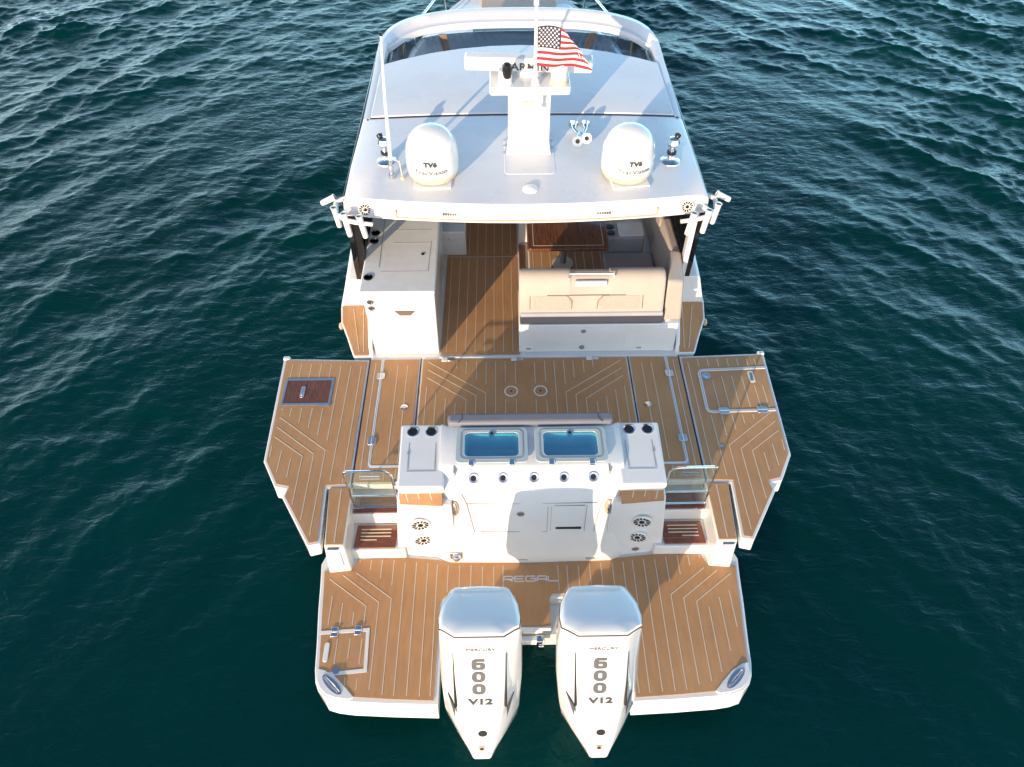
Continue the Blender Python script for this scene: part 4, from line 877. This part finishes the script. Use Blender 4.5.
b = MB(); b.lathe([(.04, -.02), (.05, .03), (.05, .09), (.035, .13), (.001, .145)], (cx - .24, 5.07, 4.17), (0, -.25, 1), 18); b.build('thermal_camera', 'black', mast)
gp = MB(); gp.lathe([(.095, 0), (.095, .045), (.088, .05)], (cx + .305, 5.13, 4.055), n=24, m=1); gp.lathe([(.088, .05), (.085, .17), (.07, .21), (.001, .22)], (cx + .305, 5.13, 4.055), n=24); gp.build('gps_antenna', ['white', 'gold'], mast)
MB().lathe([(.05, 0), (.04, .03), (.028, .07)], (cx + .055, 5.10, 4.05), n=16).tube([(cx + .055, 5.10, 4.08), (cx + .045, 5.03, 4.90)], [.022, .017], 10).lathe([(.028, .82), (.028, .87), (.001, .88)], (cx + .044, 5.03, 4.05), n=12).build('flagstaff', 'white', mast)
MB().lathe([(.045, -.02), (.045, .012), (.03, .02), (.001, .02)], (cx + .055, 5.06, 3.99), (0, -1, .6), 14).build('staff_bracket', 'steel', mast)

# flag
fl = MB(); F_L, F_H = .57, .395
def fpos(u, v):        # u along the fly, v down the hoist; the fly end droops and folds under its own weight
    s_ = u * F_L; xb = .20 + .30 * v; x = z = 0.0; n_ = 24; out = 0.0
    for k in range(n_):
        t = (k + .5) / n_ * s_; q = min(1, max(0, (t - xb) / .12)); q = q * q * (3 - 2 * q); ang = q * R(62 - 16 * v)
        x += math.cos(ang) * s_ / n_; z -= math.sin(ang) * s_ / n_; out += q * s_ / n_
    y = .030 * math.sin(u * 9 + v * 2.6) * (.25 + u) + .035 * math.sin(out * 10 + v)
    return Vector((x, y - .012 * v, -v * F_H + z - .03 * u + .012 * math.sin(u * 7) * (1 - v)))
NU = 44; rows = 13; sub = 2
for r in range(rows * sub):
    for c in range(NU):
        v0, v1, u0, u1 = r / (rows * sub), (r + 1) / (rows * sub), c / NU, (c + 1) / NU
        m_ = 2 if (r // sub < 7 and u0 < .40) else (0 if (r // sub) % 2 == 0 else 1)
        fl.add([fpos(u0, v1), fpos(u1, v1), fpos(u1, v0), fpos(u0, v0)], [(0, 1, 2, 3)], m_)
for r in range(9):
    for c in range(6 if r % 2 == 0 else 5):
        u0 = .40 * (1 + 2 * c + (r % 2)) / 12; v0 = (7 / 13) * (r + 1) / 10
        for sg in (-1, 1):
            pts = []
            for k in range(10):
                rr = .0125 if k % 2 == 0 else .0055; a = math.pi / 2 + k * math.pi / 5
                p = fpos(u0 + rr * math.cos(a) / F_L, v0 - rr * math.sin(a) / F_H); pts.append(p + Vector((0, sg * .002, 0)))
            fl.add(pts, [tuple(range(10))], 1)
flag = MB(); flag = fl.build('flag', ['flagred', 'flagwhite', 'flagblue'], None, smooth=0, loc=(cx + .062, 5.04, 4.665))
md = flag.modifiers.new('weld', 'WELD'); md.merge_threshold = .0004
so = flag.modifiers.new('cloth', 'SOLIDIFY'); so.thickness = .0015
tag(flag, 'red white and blue striped flag with stars flying from the staff on the radar mast', 'flag')

# satellite domes
def make_dome():
    root = empty('satellite_dome', (0, 0, 0), Y0)
    MB().box(-.20, .20, -.27, .2, .0, .022).build('mounting_plate', 'white', root, bevel=.005)
    MB().lathe([(.20, .022), (.255, .04), (.276, .08), (.279, .11)], (0, 0, 0), n=48).build('base_ring', 'gold', root)
    MB().lathe([(.279, .11), (.284, .13), (.284, .23), (.278, .32), (.262, .40), (.234, .465), (.188, .52), (.126, .556), (.063, .572), (.001, .577)], (0, 0, 0), n=48).build('radome', 'cowl', root, smooth=60)
    text('TV6', 'maker_lettering', (0, -.288, .30), (1, 0, 0), (0, .0, 1), .072, 'letter_d', root, xs=1.15, bold=.0035, bend=.287)
    text('TracVision', 'maker_lettering', (0, -.289, .205), (1, 0, 0), (0, .0, 1), .068, 'letter', root, xs=1.25, bend=.288)
    return root
d1 = make_dome(); d1.location = (-1.01, 4.72, 3.222)
d2 = copy_tree(d1, Y0); d2.location = (1.10, 4.70, 3.222); d2.rotation_euler = (0, 0, R(8))
for d_ in (d1, d2): d_['group'] = 'satellite domes on the hardtop'
d1['label'] = 'left white satellite dome'; d2['label'] = 'right white satellite dome'
# searchlights
for x, y, S in ((-1.56, 5.02, -1), (1.64, 4.98, 1)):
    z = camber(x); b = MB(); b.lathe([(.115, -.005), (.11, .012), (.07, .035), (.05, .06), (.045, .10), (.05, .11), (.035, .12), (.033, .20)], (x, y, z), n=24)
    b.lathe([(.055, .19), (.07, .23), (.055, .28), (.001, .30)], (x, y, z), n=18); lt = b.build('searchlight', 'steel', Y0)
    MB().lathe([(.022, 0), (.034, .022), (.034, .045), (.001, .06)], (x + S * .03, y - .02 + .03, z + .28), (S * .35, .6, .7), 16).build('lamp_head', 'black', lt)
    MB().cyl((x, y, z + .10), (x, y, z + .125), .053).build('collar', 'black', lt)
# whip aerial
b = MB(); x, y = -1.465, 4.69; z = camber(x); b.cyl((x, y, z), (x, y, z + .05), .035, n=14).cyl((x, y, z + .05), (x + .005, y + .01, z + .22), .022, n=12).cyl((x, y + .005, z + .12), (x, y + .01, z + .15), .032, n=12)
an = b.build('whip_antenna', 'satin', Y0)
MB().tube([(x + .005, y + .01, z + .2), (x + .03, y + .08, z + .9), (x + .06, y + .17, z + 1.46)], [.022, .017, .010], 10).build('antenna_whip', 'white', an)
MB().lathe([(.013, 0), (.013, .03), (.001, .032)], (x + .06, y + .17, z + 1.455), n=10).build('antenna_tip', 'black', an)
MB().tube([(x + .02, y, z + .24), (x + .10, y, z + .2), (x + .115, y - .02, z + .0)], .007, 8).cyl((x + .115, y - .02, z), (x + .115, y - .02, z + .03), .022, n=12).build('antenna_cable', 'gold', an)
# trumpet horns
hn = MB(); hx, hy, hz = .66, 5.42, camber(.6)
hn.box(hx - .03, hx + .05, hy - .05, hy + .05, hz, hz + .05)
for dx, dy, L_ in ((-.055, -.20, 0), (.055, -.14, 0), (-.075, .16, 1), (.06, .17, 1)):
    sg = -1 if dy < 0 else 1
    hn.tube([(hx + dx * .5, hy, hz + .07), (hx + dx, hy + dy * .5, hz + .075), (hx + dx, hy + dy * .85, hz + .08), (hx + dx, hy + dy, hz + .085)], [.018, .02, .032, .062], 16)
hb = hn.build('trumpet_horn', 'steel', Y0)
for dx, dy in ((-.055, -.20), (.055, -.14)): MB().lathe([(.026, 0), (.026, .004), (.001, .004)], (hx + dx, hy + dy - .001, hz + .085), (0, -1, .05), 14).build('horn_mouth', 'groove', hb)
# rod-holder racks on the corners of the hardtop
for S in (1, -1):
    b = MB(); b.tube([(S * 1.76, 4.10, 3.05), (S * 1.93, 4.15, 3.05), (S * 2.05, 4.26, 3.05), (S * 2.08, 4.46, 3.06)], .026, 10)
    b.tube([(S * 1.90, 4.34, 3.07), (S * 2.0, 4.22, 3.05)], .03, 10); b.tube([(S * 1.94, 4.5, 3.1), (S * 2.08, 4.46, 3.07)], .025, 10)
    b.tube([(S * 1.64, 4.09, 3.04), (S * 1.76, 4.10, 3.05)], .022, 10)
    rk = b.build('rod_holder_rack', 'white', Y0)
    for c, e in (((1.77, 4.10, 3.13), (1.735, 4.08, 2.88)), ((1.94, 4.15, 3.13), (1.91, 4.12, 2.87)), ((2.06, 4.26, 3.13), (2.04, 4.26, 2.89)), ((2.09, 4.45, 3.13), (2.23, 4.43, 3.07))):
        c = Vector((S * c[0], c[1], c[2])); e = Vector((S * e[0], e[1], e[2])); d = (c - e).normalized(); L_ = (c - e).length
        t_ = MB(); t_.lathe([(.028, 0), (.031, .02), (.034, L_ - .01), (.041, L_ + .012), (.028, L_ + .014), (.026, L_ - .05), (.001, L_ - .05)], e, d, 16)
        t_.lathe([(.026, L_ - .045), (.026, L_ + .005), (.001, L_ + .005)], e, d, 14, 1); t_.build('rod_tube', ['white', 'letter'], rk)

# ------------------------------------------------------------------ windscreen, helm and foredeck
def warc(t, a, bb, cy, n=2.6): return arc(t, 0, a, bb, cy, n)
ws = MB(); top = [(*warc(t, 1.80, .82, 8.03), 2.99) for t in ts]; bot = [(*warc(t, 1.93, 2.1, 8.03, 2.3), 2.10) for t in ts]
ws.loft([bot, top, [(x * .995, y - .012, z) for x, y, z in top], [(x * .995, y - .012, z) for x, y, z in bot], bot], cap=False, closed=False)
wsc = ws.build('windscreen', 'smoked', Y0, smooth=50)
for k in (0, 6, 14, 30, 38, 44):
    p0, p1 = Vector(bot[k]), Vector(top[k]); inw = Vector((0, -.03, 0)); wd = Vector((.06, 0, 0)) if 6 < k < 38 else Vector((.02, .04, 0))
    b = MB(); b.loft([[p0 - wd + inw, p0 + wd + inw, p0 + wd - inw * .5, p0 - wd - inw * .5], [p1 - wd + inw, p1 + wd + inw, p1 + wd - inw * .5, p1 - wd - inw * .5]]); b.build('mullion', 'tan', wsc, bevel=.006)
b = MB(); b.prism([(-1.88, 8.35), (1.88, 8.35)] + [(x * .985, y - .05) for x, y, z in bot[1:-1]], 1.98, 2.085); b.build('dashboard', 'dash', Y0)
b = MB(); b.box(-1.9, 1.9, 8.32, 8.40, .99, 2.08); b.build('helm_console', 'dash', Y0)
for x in (-1.1, -.35): 
    b = MB(); b.box(x - .28, x + .28, 7.2, 7.7, 1.35, 1.5); b.box(x - .28, x + .28, 7.1, 7.25, 1.5, 2.1); b.box(x - .15, x + .15, 7.3, 7.6, .99, 1.35); b.build('helm_seat', 'cushion_b', Y0, bevel=.05, seg=3)
b = MB(); fd = [(-2.10, 9.0), (-1.82, 10.3), (-1.36, 11.5), (-.72, 12.6), (-.12, 13.3), (.12, 13.3), (.72, 12.6), (1.36, 11.5), (1.82, 10.3), (2.10, 9.0)]
b.loft([[(x * .985, y, 1.9) for x, y in fd], [(x * .985, y, 2.06) for x, y in fd], [(x * .9, y - .03, 2.16) for x, y in fd]]); fdk = b.build('foredeck', 'white', Y0, bevel=.02)
MB().prism(rrect(-.62, .78, 11.45, 12.45, .1), 2.165, 2.26).build('sun_pad', 'lattepad', fdk, bevel=.03, seg=3)
MB().prism(rrect(-.75, .75, 10.65, 11.38, .08), 2.165, 2.20).build('deck_hatch', 'blackglass', fdk, bevel=.01)
for S in (1, -1):
    b = MB(); b.tube([(S * 1.75, 10.2, 2.45), (S * 1.25, 11.5, 2.62), (S * .62, 12.6, 2.7), (S * .1, 13.25, 2.75)], .02, 8)
    for x, y, zt in ((1.75, 10.2, 2.45), (1.28, 11.45, 2.61), (.68, 12.5, 2.69)): b.cyl((S * x * .97, y, 2.08), (S * x, y, zt), .016, n=8)
    b.build('bow_rail', 'steel', fdk)

# keep to thing > part > sub-part
bpy.context.view_layer.update()
def depth(o): return 0 if o.parent is None else 1 + depth(o.parent)
deep = [o for o in COL.objects if depth(o) > 2]
for o in deep:
    p = o.parent
    while depth(p) > 1: p = p.parent
    mw = o.matrix_world.copy(); o['up'] = 1; o.parent = p; o.matrix_world = mw
for o in deep: del o['up']
